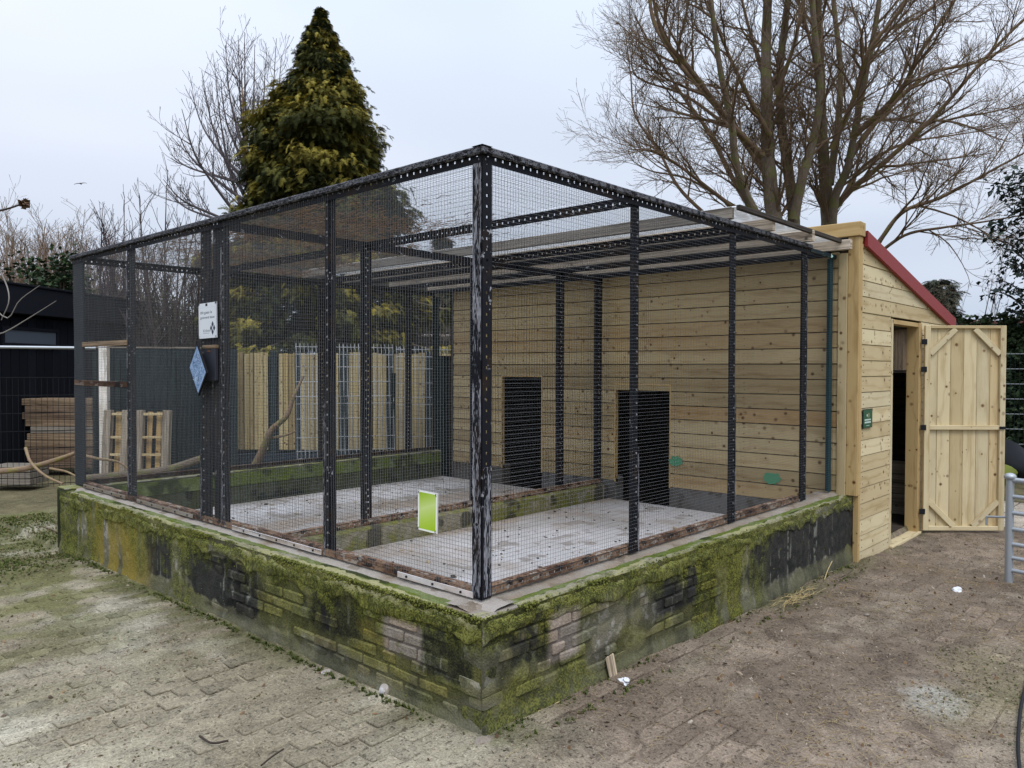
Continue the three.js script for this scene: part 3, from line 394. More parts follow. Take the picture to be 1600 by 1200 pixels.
  angle('bottom_rail', [0.02, 0.642, -5.21], [4.38, 0.642, -5.21], [0, -1, 0], [0, 0, 1], M.rustDark, 0.05, 0.05, 'B'); angle('bottom_rail', [0.1, 0.472, -2.47], [4.34, 0.472, -2.47], [0, -1, 0], [0, 0, -1], M.rust, 0.044, 0.06, 'A');
  for (const [z0, z1] of [[-0.6, -0.045], [-2.33, -1.29], [-3.87, -2.9], [-5.04, -4.1]]) {
    part('threshold_strip', beam([-0.014, B + 0.001, z0], [-0.009, B + 0.03, z1], 0.001, [1, 0.3], 'z'), z1 > -0.1 || z1 > -2 && z1 < -1 ? M.zinc : M.screed, cage);
    for (let z = z1 - 0.08; z > z0; z -= 0.2) { const g = new THREE.CylinderGeometry(0.006, 0.006, 0.006, 8); g.rotateZ(Math.PI / 2); g.translate(-0.017, B + 0.016, z); part('bolt', g, M.darkMetal, cage); }
  }
  part('cross_bar', beam([-0.008, 1.86, -5.06], [0.0, 1.905, -4.06], 0.002), M.brownWood, cage); part('cross_bar', beam([-0.008, 1.515, -5.26], [0.0, 1.562, -4.06], 0.002), M.rustDark, cage);
  // wire mesh: every wire is a thin square rod that wavers a little
  let W = 0.00049;
  function net(P, uLen, vLen, du, dv, seed, amp = 0.008) { // P(u, v, w) -> point, w out of plane
    const mb = new MB(), wob = (u, v) => amp * 2 * (fbm(u * 1.7 + seed, v * 1.7, 2) - 0.5) + 0.0015 * (vn(u * 9 + seed, v * 9) - 0.5), run = (fix, len, vert) => { const n = Math.max(2, Math.ceil(len / 0.16)), base = mb.v; const j = 0.0024 * (h2(Math.round(fix * 1000), seed) - 0.5);
      for (let k = 0; k <= n; k++) { const t = k / n * len, wv = 0.005 * (vn(t * 1.6 + fix * 3, seed + fix * 1.4) - 0.5); const u = vert ? fix + j + wv : t, v = vert ? t : fix + j + wv, w = wob(u, v) + (vert ? W : -W); const c = P(u, v, w), A = P(vert ? u + W : u, vert ? v : v + W, w).sub(c), B2 = P(u, v, w + W).sub(c);
        for (const [a, b] of [[1, 1], [-1, 1], [-1, -1], [1, -1]]) { const q = c.clone().addScaledVector(A, a).addScaledVector(B2, b), nn = A.clone().multiplyScalar(a).addScaledVector(B2, b).normalize(); mb.vert(q.x, q.y, q.z, nn.x, nn.y, nn.z); } }
      for (let k = 0; k < n; k++) for (let s = 0; s < 4; s++) { const a = base + k * 4 + s, b = base + k * 4 + (s + 1) % 4; mb.i.push(a, b, b + 4, a, b + 4, a + 4); } };
    for (let u = du / 2; u < uLen; u += du) run(u, vLen, true); for (let v = dv / 2; v < vLen; v += dv) run(v, uLen, false);
    const m = part('wire_mesh', mb.geo(), M.wire, cage); m.userData.kind = 'stuff';
  }
  const setW = (w) => { W = w; }, D = 0.0205, hM = T - 0.03 - 0.612;
  for (const [z0, z1] of [[-0.055, -1.21], [-1.21, -2.43], [-2.43, -2.8], [-2.8, -3.98], [-3.98, -5.28]]) net((u, v, w) => V(-0.006 - w - (z1 < -2.4 && z1 > -2.9 ? 0.004 : 0), 0.612 + v, z0 - u), z0 - z1, hM, D, D, Math.round(-z0 * 10));
  for (const [x0, x1] of [[0.055, 1.25], [1.25, 2.5], [2.5, 3.75], [3.75, 4.4]]) net((u, v, w) => V(x0 + u, 0.612 + v, 0.003 + w), x1 - x0, hM, D, D, 40 + Math.round(x0 * 10));
  setW(0.0005); for (const [x0, x1] of [[0.03, 1.25], [1.25, 2.5], [2.5, 4.4]]) { net((u, v, w) => V(x0 + u, T + 0.004 - 0.03 * Math.sin(Math.PI * clamp(v / 5.2)) * 0 + w, -0.03 - v), x1 - x0, 5.16, D * 1.35, D * 1.35, 80 + Math.round(x0 * 10), 0.012); net((u, v, w) => V(x0 + u, 0.65 + v, -5.225 + w), x1 - x0, 2.02, D * 1.4, D * 1.4, 120 + Math.round(x0 * 10)); net((u, v, w) => V(x0 + u, 0.5 + v, -2.51 + w), x1 - x0, 2.15, D * 1.25, D * 1.25, 160 + Math.round(x0 * 10)); }
  // brown needles and bits caught on the roof mesh
  { const r = rng(5), g = new THREE.BoxGeometry(0.05, 0.0022, 0.003), N = 9000, im = new THREE.InstancedMesh(g, std({ color: lin(1, 1, 1), roughness: 1 }), N), m = new THREE.Matrix4(), q = new THREE.Quaternion(), e = new THREE.Euler(); let i = 0, tries = 0;
    while (i < N && tries++ < 9e5) { const x = r.r(0.03, 2.5), z = r.r(-5.2, -0.9), d = sst(-0.8, -2.6, z) * (0.25 + sst(0.44, 0.62, fbm(x * 1.2 + 4, z * 2.6, 3)) * 1.2) * sst(2.9, 1.6, x + (z + 5) * 0.25); if (r() > d) continue; e.set(r.n() * 0.15, Math.PI / 2 + r.n() * 0.7, r.n() * 0.15); const k = r.r(0.5, 1.5); m.compose(V(x, T + 0.012 + r() * 0.012, z), q.setFromEuler(e), V(k, 1, 1)); im.setMatrixAt(i, m); im.setColorAt(i, lin(...mix3([0.1, 0.05, 0.02], [0.3, 0.16, 0.06], r()))); i++; }
    im.count = i; im.name = uniq('needle_litter'); scene.add(im); tag(im, 'brown fallen needles caught on the mesh roof of the cage', 'needle litter', null, 'stuff'); }

  // lean-to roof over the back of the cage
  const roof = thing('lean_to_roof', 'flat translucent roof sheet on weathered timber battens over the back of the cage', 'roof', [0, 0, 0]);
  [[2.42, 2.716, 2.797, 0.02], [3.0, 2.706, 2.797, 0.06], [3.68, 2.708, 2.797, 0.09], [4.33, 2.71, 2.797, 0.16]].forEach(([x, y0, y1, z], i) => { part('batten', beam([x, y0, -5.3], [x + 0.045, y1, z], 0.004), i ? M.slat : M.greyWood, roof); if (i) { const a = part('batten_rail', beam([x - 0.01, y0 - 0.05, -5.2], [x + 0.04, y0 - 0.002, -0.02], 0.003), M.black, roof); } });
  const sheet = new THREE.MeshPhysicalMaterial({ color: lin(0.85, 0.85, 0.84), roughness: 0.6, transmission: 0.75, thickness: 0 });
  { const g = new THREE.PlaneGeometry(2.0, 5.3, 60, 1), P = g.attributes.position; g.rotateX(-Math.PI / 2); for (let i = 0; i < P.count; i++) P.setY(i, 0.008 * Math.sin(P.getX(i) * 70)); g.computeVertexNormals(); g.translate(3.44, 2.802, -2.58); part('roof_sheet', g, sheet, roof); }
  part('edge_bar', beam([2.42, 2.752, 0.055], [4.41, 2.786, 0.085], 0.003).applyMatrix4(new THREE.Matrix4().makeTranslation(0, 0.018, 0)), M.brownWood.clone(), roof); roof.children[roof.children.length - 1].material.color = lin(0.25, 0.24, 0.25);

  // signs
  const canvas = (w, h, f) => { const c = document.createElement('canvas'); c.width = w; c.height = h; f(c.getContext('2d'), w, h); const t = new THREE.CanvasTexture(c); t.colorSpace = THREE.SRGBColorSpace; return t; };
  const board = (name, label, w, h, d, t, edge, pos, ry, rx = 0, rz = 0) => { const o = thing(name, label, 'sign', pos, ry); const g = new THREE.BoxGeometry(w, h, d); part('board', g, edge, o); const f = part('print', new THREE.PlaneGeometry(w - 0.002, h - 0.002), std({ map: t, roughness: 0.45 }), o); f.position.z = d / 2 + 0.002; o.rotation.order = 'YXZ'; o.rotation.x = rx; o.rotation.z = rz; return o; };
  const greenT = canvas(256, 512, (c, w, h) => { c.fillStyle = '#f1f2ea'; c.fillRect(0, 0, w, h); const g = c.createLinearGradient(0, 0, w, h); g.addColorStop(0, '#8fb51c'); g.addColorStop(0.4, '#c9dd8a'); g.addColorStop(0.62, '#b7d35e'); g.addColorStop(1, '#9cc21a'); c.fillStyle = g; c.fillRect(16, 18, w - 34, h - 40);  });
  board('green_sign', 'small lime green card with white border hanging on the mesh left of the corner post', 0.145, 0.2, 0.004, greenT, std({ color: lin(0.7, 0.7, 0.68), roughness: 0.5 }), [-0.014, 0.967, -0.36], -Math.PI / 2, 0, -0.02);
  const whiteT = canvas(384, 512, (c, w, h) => { c.fillStyle = '#d9dde2'; c.fillRect(0, 0, w, h); c.fillStyle = '#39404e'; c.font = 'bold 52px sans-serif'; c.fillText('Dit gaas is', 36, 156); c.font = 'bold 47px sans-serif'; c.fillText('geleverd door', 36, 228, 312); c.font = '58px sans-serif'; c.fillText('Kobes', 92, 424, 160); c.fillRect(92, 440, 138, 4); c.fillStyle = '#2b3346'; for (const [x, y] of [[300, 316], [268, 372], [332, 372], [300, 428]]) { c.beginPath(); c.moveTo(x, y - 46); c.lineTo(x + 25, y); c.lineTo(x, y + 46); c.lineTo(x - 25, y); c.fill(); } c.strokeStyle = '#c2c8cf'; c.lineWidth = 3; c.strokeRect(22, 66, w - 44, h - 96); c.fillStyle = '#222'; c.fillRect(150, 6, 44, 40); c.fillRect(0, 0, 22, 20); c.fillRect(w - 22, 0, 22, 22); });
  board('white_sign', 'creased white notice with dark lettering tied to the double black door posts', 0.26, 0.245, 0.004, whiteT, std({ color: lin(0.6, 0.62, 0.65), roughness: 0.5 }), [-0.016, 2.005, -2.645], -Math.PI / 2, 0, 0.015);
  for (const o of scene.children.filter((q) => /^(green|white)_sign/.test(q.name))) { const b = o.children[0].geometry.parameters; for (const sx of [-1, 1]) for (const sy of [-1, 1]) { const g = new THREE.TorusGeometry(0.006, 0.0014, 5, 9); g.rotateY(1.2); g.translate(sx * (b.width / 2 - 0.009), sy * (b.height / 2 - 0.009), 0.0035); part('wire_tie', g, M.darkMetal, o); } }
  const box = thing('lock_box', 'flat dark grey metal box under the white sign', 'box', [-0.02, 1.715, -2.6]); part('box_body', beam([-0.012, -0.125, -0.09], [0.012, 0.115, 0.09], 0.004), std({ color: lin(0.035, 0.037, 0.05), roughness: 0.5 }), box); part('box_lid', beam([-0.016, 0.095, -0.093], [0.012, 0.119, 0.093], 0.003), M.brownWood, box); part('hinge_plate', beam([-0.015, 0.07, -0.02], [-0.011, 0.1, 0.02], 0.001), M.rust, box);
  const blueT = canvas(512, 512, (c, w, h) => { c.fillStyle = '#0e1420'; c.fillRect(0, 0, w, h); c.fillStyle = '#8ea9cf'; c.fillRect(26, 26, w - 52, h - 52); const r = rng(3); c.lineWidth = 7; for (let i = 0; i < 130; i++) { c.strokeStyle = ['#3f5c88', '#c4d4ea', '#557a92', '#304a78'][i & 3]; c.beginPath(); const x = 70 + r() * 370, y = 70 + r() * 370; c.moveTo(x, y); c.quadraticCurveTo(x + r.n() * 90, y + r.n() * 90, x + r.n() * 110, y + r.n() * 110); c.stroke(); } });
  const dia = board('blue_sign', 'blue diamond shaped sign hanging askew by one corner from the door posts', 0.26, 0.26, 0.008, blueT, M.darkMetal, [-0.06, 1.665, -2.7], -Math.PI / 2 - 0.13, 0.05, Math.PI / 4 - 0.1); dia.scale.set(1, 1.0, 1);
}

// ---------------------------------------------------------------- the new timber night shed
{
  const shed = thing('timber_shed', 'new pale timber shed with sloping red edged roof behind the cage', 'shed');
  const r = rng(12), X0 = 4.42, Z1 = 0.2, Z0 = -4.92, X1 = 7.5, roofY = (x) => 2.79 - 0.204 * (x - 4.54);
  const pine = () => M.pine[Math.floor(r() * 5)];
  // front boards, with two low openings for the animals
  const ops = [[-4.02, -3.39, 1.567], [-2.33, -1.665, 1.493]];
  M.frontWarm = wood([0.66, 0.53, 0.4]);
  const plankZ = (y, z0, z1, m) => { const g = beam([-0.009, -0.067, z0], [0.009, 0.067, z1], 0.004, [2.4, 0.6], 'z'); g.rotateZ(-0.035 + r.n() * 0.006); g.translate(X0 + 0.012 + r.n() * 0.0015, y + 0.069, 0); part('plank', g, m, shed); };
  for (let k = 0; k < 16; k++) {
    const y = 0.462 + k * 0.1405; let z = Z0 + 0.02; const cuts = [];
    for (const [a, b, h] of ops) if (y + 0.05 < h) { cuts.push([z, a]); z = b; }
    cuts.push([z, 0.03]);
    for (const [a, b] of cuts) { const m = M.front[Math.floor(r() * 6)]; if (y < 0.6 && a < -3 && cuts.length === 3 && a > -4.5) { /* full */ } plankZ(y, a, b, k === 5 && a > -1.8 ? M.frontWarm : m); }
  }
  for (const [a, b, h] of ops) { part('opening_trim', beam([X0 + 0.001, 0.45, a - 0.016], [X0 + 0.05, h + 0.01, a], 0.002), M.pineWarm, shed); part('opening_trim', beam([X0 + 0.001, 0.45, b], [X0 + 0.05, h + 0.01, b + 0.016], 0.002), M.pineWarm, shed); part('opening_trim', beam([X0 + 0.001, h + 0.0105, a - 0.016], [X0 + 0.05, h + 0.024, b + 0.016], 0.002), M.pineWarm, shed); }
  part('corner_trim', beam([X0 - 0.012, 0.5, 0.031], [X0 + 0.02, 2.69, 0.108], 0.003), M.pine[3], shed);
  part('corner_post', beam([X0 - 0.004, 0.575, 0.11], [X0 + 0.088, 2.828, Z1 + 0.006], 0.004), M.pineWarm, shed); part('post_foot', beam([X0 + 0.045, -0.06, 0.155], [X0 + 0.088, 0.574, Z1 + 0.004], 0.004), M.pineWarm, shed);
  part('header_beam', beam([X0 - 0.03, 2.83, -5.05], [X0 + 0.018, 2.952, Z1 + 0.02], 0.004), M.pineWarm, shed); part('header_end', beam([X0 + 0.0185, 2.83, Z1 - 0.03], [X0 + 0.105, 2.95, Z1 + 0.02], 0.004), M.pineDark, shed);
  // dark lining added to stop light leaks, concrete base, back and far walls, floor
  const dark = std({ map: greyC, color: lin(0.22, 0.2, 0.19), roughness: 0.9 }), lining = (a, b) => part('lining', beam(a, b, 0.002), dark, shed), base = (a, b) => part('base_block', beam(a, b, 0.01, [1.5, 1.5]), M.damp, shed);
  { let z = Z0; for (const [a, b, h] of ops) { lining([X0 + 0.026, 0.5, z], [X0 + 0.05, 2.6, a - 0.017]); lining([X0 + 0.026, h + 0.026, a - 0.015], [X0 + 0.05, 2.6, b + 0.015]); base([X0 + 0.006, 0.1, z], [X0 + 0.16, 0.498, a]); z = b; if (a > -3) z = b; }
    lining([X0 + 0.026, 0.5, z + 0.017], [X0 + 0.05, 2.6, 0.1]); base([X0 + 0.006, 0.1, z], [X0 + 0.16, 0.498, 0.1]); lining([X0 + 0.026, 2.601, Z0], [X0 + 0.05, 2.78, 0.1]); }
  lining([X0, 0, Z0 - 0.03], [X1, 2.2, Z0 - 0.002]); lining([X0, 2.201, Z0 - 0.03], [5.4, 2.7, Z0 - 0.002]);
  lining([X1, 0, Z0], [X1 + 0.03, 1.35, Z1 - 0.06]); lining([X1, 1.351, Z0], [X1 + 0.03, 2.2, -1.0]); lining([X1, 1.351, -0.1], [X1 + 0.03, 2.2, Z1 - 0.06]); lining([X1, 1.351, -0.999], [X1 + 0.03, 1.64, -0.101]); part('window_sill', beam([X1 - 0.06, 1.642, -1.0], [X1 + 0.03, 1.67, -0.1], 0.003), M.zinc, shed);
  part('shed_floor', beam([X0 + 0.165, -0.06, Z0], [X1, 0.03, 0.1], 0.004, [2.4, 0.6]), dark, shed);
  lining([5.02, 0.04, -2.0], [5.05, 2.3, -0.25]); part('leaning_board', beam([6.88, 0.035, -0.7], [6.91, 0.64, 0.0], 0.003), M.greyWood2, shed);
  // end wall boards, cut to the roof slope
  const plankX = (y, x0, x1, cut) => {
    const top = y + 0.137, sh = new THREE.Shape(); const xe = (q) => (cut ? Math.min(x1, 4.54 + (2.775 - q) / 0.204) : x1); if (xe(y) - x0 < 0.06) return; sh.moveTo(x0, y); sh.lineTo(xe(y), y); const xt = xe(top); if (xt > x0) { sh.lineTo(xt, top); sh.lineTo(x0, top); } else sh.lineTo(x0, 2.775 + 0.204 * (4.54 - x0));
    const g = new THREE.ExtrudeGeometry(sh, { depth: 0.014, bevelEnabled: true, bevelThickness: 0.003, bevelSize: 0.0025, bevelOffset: -0.0025, bevelSegments: 1 }); g.computeVertexNormals(); boxUV(g, 'x', [2.4, 0.6], [r() * 9, r() * 9]); const c = (2 * y + 0.137) / 2; g.translate(0, -c, 0); g.rotateX(-0.04 + r.n() * 0.006); g.translate(0, c, Z1 - 0.02 + r.n() * 0.001); part('plank', g, M.pine[Math.floor(r() * 3)], shed);
  };
  for (let k = 0; k < 21; k++) { const y = -0.07 + k * 0.1405; if (y + 0.1 < 2.16) { plankX(y, X0 + 0.09, 5.335, false); plankX(y, 6.33, X1, false); } else plankX(y, X0 + 0.09, X1 + 0.02, true); }
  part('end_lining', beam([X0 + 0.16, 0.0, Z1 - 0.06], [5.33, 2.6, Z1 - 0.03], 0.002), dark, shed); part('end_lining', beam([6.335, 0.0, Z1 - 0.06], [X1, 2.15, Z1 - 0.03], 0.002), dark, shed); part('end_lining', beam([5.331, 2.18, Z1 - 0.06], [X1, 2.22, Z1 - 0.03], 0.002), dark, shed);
  part('door_jamb', beam([5.337, -0.02, Z1 - 0.11], [5.385, 2.16, Z1 + 0.002], 0.003), M.pine[0], shed); part('door_jamb', beam([6.235, -0.02, Z1 - 0.12], [6.328, 2.16, Z1 + 0.004], 0.003), M.pineWarm, shed, 'jamb with green tinged grain that carries the hinges'); part('door_head', beam([5.386, 2.115, Z1 - 0.11], [6.234, 2.158, Z1 - 0.004], 0.003), M.pineWarm, shed); part('door_sill', beam([5.34, -0.075, Z1 - 0.14], [6.3, -0.012, Z1 + 0.03], 0.004), M.pine[2], shed);
  // roof: dark sheet with a red verge board
  { const L = 3.25, g = new THREE.BoxGeometry(L, 0.035, 5.25); boxUV(g, 'x', [2, 2]); g.rotateZ(-Math.atan(0.204)); g.translate(X0 + 0.1 + L / 2 * 0.98, roofY(X0 + 0.1 + L / 2 * 0.98) + 0.055, -2.4); part('roof', g, M.darkMetal, shed); }
  { const sh = new THREE.Shape(); sh.moveTo(4.53, 2.75); sh.lineTo(4.53, 2.885); sh.lineTo(7.56, 2.885 - 0.204 * 3.03); sh.lineTo(7.56, 2.75 - 0.204 * 3.03); sh.closePath(); const g = new THREE.ExtrudeGeometry(sh, { depth: 0.028, bevelEnabled: true, bevelThickness: 0.002, bevelSize: 0.002, bevelOffset: -0.002, bevelSegments: 1 }); g.translate(0, 0, Z1 + 0.008); part('verge_board', boxUV(g, 'x'), M.red, shed); }
  { const nb = new MB(), hd = (x, y, z, ax) => { const g = new THREE.CylinderGeometry(0.0042, 0.0042, 0.003, 6); ax === 'x' ? g.rotateZ(Math.PI / 2) : g.rotateX(Math.PI / 2); g.translate(x, y, z); nb.add(g); }; for (let k = 0; k < 16; k++) for (const z of [-4.8, -4.1, -3.3, -2.42, -1.6, -0.85, -0.05]) for (const dy of [0.035, 0.1]) hd(X0 + 0.0015 + (dy > 0.05 ? 0.0015 : -0.0005), 0.462 + k * 0.1405 + dy, z + r.n() * 0.006, 'x'); for (let k = 0; k < 20; k++) for (const x of [4.57, 5.29]) for (const dy of [0.035, 0.1]) hd(x + r.n() * 0.005, -0.07 + k * 0.1405 + dy, Z1 + (dy > 0.05 ? -0.0015 : 0.0005), 'z'); part('nail_heads', nb.geo(), std({ color: lin(0.05, 0.045, 0.04), roughness: 0.5 }), shed).userData.kind = 'stuff'; }
  // open door, seen from its inside
  const door = grp('door', shed, 'pale plank door with corner braces standing open'); door.position.set(6.31, -0.0, 0.225); door.rotation.y = -Math.atan2(0.737, 0.675);
  const Wd = 0.842, Hd = 2.135, dm = (n, a, b, m, c = 0.003) => part(n, beam(a, b, c), m, door);
  for (let k = 0; k < 6; k++) { const w = (Wd - 0.02) / 6; dm('door_board', [0.01 + k * w + 0.0015, 0.02, -0.02 + r() * 0.002], [0.01 + (k + 1) * w - 0.0015, Hd - 0.015, -0.002 + r() * 0.002], M.pine[[0, 2, 1, 2, 0, 4][k]]); }
  dm('stile', [0.0, 0.0, 0.002], [0.058, Hd, 0.034], M.pine[2]); dm('stile', [Wd - 0.058, 0.0, 0.002], [Wd, Hd, 0.034], M.pine[0]);
  dm('ledge', [0.0585, Hd - 0.03, 0.002], [Wd - 0.0585, Hd, 0.033], M.pine[1]); dm('ledge', [0.0585, 0.0, 0.002], [Wd - 0.0585, 0.045, 0.033], M.pine[2]); dm('ledge', [0.0585, 1.052, 0.002], [Wd - 0.0585, 1.098, 0.033], M.pine[2]);
  for (const [x, y, a] of [[0.19, Hd - 0.165, 0.78], [Wd - 0.19, Hd - 0.165, -0.78], [0.19, 0.175, -0.78], [Wd - 0.19, 0.175, 0.78]]) { const g = beam([-0.185, -0.028, 0.003], [0.185, 0.028, 0.031], 0.003, [2.4, 0.6], 'x'); g.rotateZ(a); g.translate(x, y, 0); part('brace', g, M.pine[Math.floor(r() * 3)], door); }
  for (const y of [0.2, 1.075, 1.68, 1.965]) part('hinge', beam([-0.045, y - 0.028, 0.0345], [0.016, y + 0.028, 0.044], 0.003), M.darkMetal, door);
  dm('latch', [Wd - 0.065, 1.06, 0.0345], [Wd - 0.004, 1.088, 0.052], M.darkMetal);
  // green plaque by the door, green paint marks on the boards
  const cv = document.createElement('canvas'); cv.width = 256; cv.height = 448; { const c = cv.getContext('2d'); c.fillStyle = '#1e5238'; c.fillRect(0, 0, 256, 448); c.strokeStyle = '#143423'; c.lineWidth = 12; c.strokeRect(6, 6, 244, 436); c.fillStyle = '#d4e0d2'; c.beginPath(); c.ellipse(108, 146, 13, 30, 0, 0, 7); c.fill(); c.fillStyle = '#6d7a5e'; c.beginPath(); c.ellipse(150, 150, 34, 62, 0.1, 0, 7); c.fill(); c.fillStyle = '#bccfc4'; c.fillRect(38, 236, 176, 34); c.fillRect(38, 294, 176, 40); c.fillRect(84, 386, 92, 12); }
  const pt = new THREE.CanvasTexture(cv); pt.colorSpace = THREE.SRGBColorSpace; const pl = thing('green_plaque', 'small dark green plaque with pale lines screwed to the shed beside the door', 'sign', [4.655, 1.242, Z1 + 0.008]); part('board', new THREE.BoxGeometry(0.24, 0.168, 0.006), M.darkGreen, pl); const pf = part('print', new THREE.PlaneGeometry(0.237, 0.165), std({ map: pt, roughness: 0.4 }), pl); pf.position.z = 0.005;
  for (const [y, z, k] of [[0.735, -1.58, 0.07], [0.66, -0.56, 0.075]]) { const sh = new THREE.Shape(); for (let i = 0; i < 26; i++) { const a = i / 26 * 2 * Math.PI, q = k * (0.8 + 0.35 * r()); (i ? sh.lineTo : sh.moveTo).call(sh, Math.cos(a) * q * 1.15, Math.sin(a) * q * 0.75); } const g = new THREE.ShapeGeometry(sh); g.rotateY(-Math.PI / 2); g.translate(X0 - 0.0055, y, z); part('paint_mark', g, std({ color: lin(0.1, 0.3, 0.17), roughness: 0.8 }), shed, y > 0.7 ? 'pale green paint mark beside the larger opening' : 'round green paint mark low on the boards'); }
}

// ---------------------------------------------------------------- left and back: black building, fences, stacks
const flat = (p, y) => V(p.x, y, p.z);
// group whose local x axis runs from a to b on the ground
function along(name, label, category, a, b, group) { const d = b.clone().sub(a); const o = thing(name, label, category, [a.x, a.y, a.z], Math.atan2(-d.z, d.x), group); return [o, Math.hypot(d.x, d.z)]; }
{
  const A = flat(at(-60, 575, 11.3), 0), B = flat(at(232, 575, 16.0), 0), [bd, L] = along('black_building', 'low black clad building with flat roof and long window at the left', 'building', A, B), r = rng(6);
  const navy = std({ color: lin(0.005, 0.006, 0.010), roughness: 0.85 }), navy2 = std({ color: lin(0.008, 0.0095, 0.015), roughness: 0.8 });
  part('wall', beam([0, 0, -3.02], [L - 0.5, 2.5, -0.06], 0.005), navy, bd); for (let x = 0.05; x < L - 0.55; x += 0.19) part('cladding_board', beam([x, 0.05, -0.058], [x + 0.175, 2.48, -0.032 + r() * 0.004], 0.004), r() < 0.5 ? navy : navy2, bd);
  part('fascia', beam([-0.3, 2.52, -3.3], [L, 2.96, 0.12], 0.01), navy2, bd); part('roof_edge', beam([-0.32, 2.963, -3.32], [L + 0.02, 3.0, 0.14], 0.006), navy, bd);
  const w = grp('window', bd); const f = (n, a, b, m) => part(n, beam(a, b, 0.003), m, w); f('frame', [0.78, 2.02, -0.028], [2.06, 2.06, 0.012], navy2); f('frame', [0.78, 2.27, -0.028], [2.06, 2.32, 0.012], navy2); f('frame', [2.0, 2.061, -0.028], [2.06, 2.269, 0.012], navy2); f('frame', [0.78, 2.061, -0.028], [0.83, 2.269, 0.012], navy2); f('pane', [0.831, 2.061, -0.026], [1.999, 2.269, -0.008], std({ color: lin(0.1, 0.115, 0.14), roughness: 0.15, specularIntensity: 1 }));
}
{ // green-black mesh fence on the left, then a dark screen
  const A = flat(at(-40, 575, 10.4), 0), B = flat(at(150, 575, 11.0), 0), [fe, L] = along('mesh_fence', 'black wire mesh fence with a steel top rail at the left edge', 'fence', A, B);
  const bars = new MB(); for (let x = 0.02; x < L; x += 0.068) { const g = new THREE.BoxGeometry(0.005, 1.52, 0.005); g.translate(x, 0.78, 0); bars.add(g); }
  const m = part('upright_wires', bars.geo(), M.darkMetal, fe); m.userData.kind = 'stuff'; for (let k = 0; k < 7; k++) part('cross_wire', new THREE.BoxGeometry(L, 0.009, 0.008).translate(L / 2, 0.07 + k * 0.245, 0.008), M.darkMetal, fe);
  { const mb = new MB(); mb.tube([V(0, 1.95, 0), V(L, 1.95, 0)], 0.021, 8); part('top_rail', mb.geo(), M.galv, fe); } for (const x of [0.02, L - 0.02]) part('post', beam([x - 0.025, -0.05, -0.06], [x + 0.025, 1.95, -0.012], 0.004), M.darkGreen, fe);
}
{
  const A = flat(at(150, 575, 11.05), 0), B = flat(at(352, 575, 11.35), 0), [fe, L] = along('screen_fence', 'dark green screened fence with pale top edge behind the cage', 'fence', A, B), r = rng(15);
  const dk = std({ color: lin(0.014, 0.024, 0.028), roughness: 0.8 });
  for (let x = 0; x < L - 0.05; x += 0.24) part('panel', beam([x, 0.15, -0.01 + r() * 0.006], [x + 0.236, 1.95, 0.01], 0.003), dk, fe); part('top_edge', beam([0, 1.951, -0.02], [L, 1.975, 0.02], 0.004), M.greyWood, fe);
  for (const x of [0.3, 1.05, L - 0.1]) part('post', beam([x - 0.03, -0.05, 0.012], [x + 0.03, 1.8, 0.06], 0.004), M.darkGreen, fe);
  for (let k = 0; k < 6; k++) part('cross_wire', new THREE.BoxGeometry(L, 0.007, 0.007).translate(L / 2, 0.2 + k * 0.2, 0.075), M.darkMetal, fe); const bars = new MB(); for (let x = 0.02; x < L; x += 0.055) bars.add(new THREE.BoxGeometry(0.005, 1.2, 0.005).translate(x, 0.62, 0.068)); part('upright_wires', bars.geo(), M.darkMetal, fe).userData.kind = 'stuff';
  const p = flat(at(163, 575, 11.0), 0), po = thing('white_post', 'square white painted post standing behind the left bay of the cage', 'post', [p.x, 0, p.z], 0.8); part('post_body', beam([-0.055, -0.05, -0.055], [0.055, 1.955, 0.055], 0.006), std({ map: M.concrete.map, color: lin(1.9, 1.9, 1.8), roughness: 0.7 }), po); part('post_cap', beam([-0.06, 1.956, -0.06], [0.06, 1.972, 0.06], 0.004), M.zinc, po);
}
{ // light timber board fence, dark posts between its panels
  const A = flat(at(352, 575, 11.7), 0), B = flat(at(745, 575, 11.7), 0), [fe, L] = along('board_fence', 'weathered pale vertical board fence with dark posts behind the cage', 'fence', A, B), r = rng(25), px = 11.7 / 1218.85, X = (u) => (u - 352) * px;
  const mats = [[0.95, 0.9, 0.72], [0.75, 0.7, 0.55], [1.05, 1.0, 0.82], [0.62, 0.56, 0.44]].map((c) => wood(c.map((q) => q * 0.8), 0.85));
  for (const [a, b] of [[352, 421], [436, 462], [470, 532], [545, 606], [616, 664], [676, 742]]) for (let x = X(a); x < X(b) - 0.02; x += 0.072) { const t = 1.9 + r.n() * 0.015, d = r() * 0.02; part('board', beam([x, 0.45, -0.01 + d], [Math.min(x + 0.069 - r() * 0.008, X(b)), t, 0.006 + d], 0.003, [2.4, 0.6], 'y'), mats[Math.floor(r() * 4)], fe); }
  for (const u of [428, 466, 538, 611, 670]) part('post', beam([X(u) - 0.04, -0.05, -0.02], [X(u) + 0.04, 1.93, 0.03], 0.005), std({ color: lin(0.022, 0.036, 0.042), roughness: 0.7 }), fe);
  part('gravel_board', beam([0, -0.05, 0.031], [L, 0.4, 0.05], 0.004), std({ color: lin(0.02, 0.032, 0.045), roughness: 0.8 }), fe); part('back_screen', beam([0, 0.05, -0.05], [L, 1.85, -0.035], 0.004), M.darkGreen, fe);
}
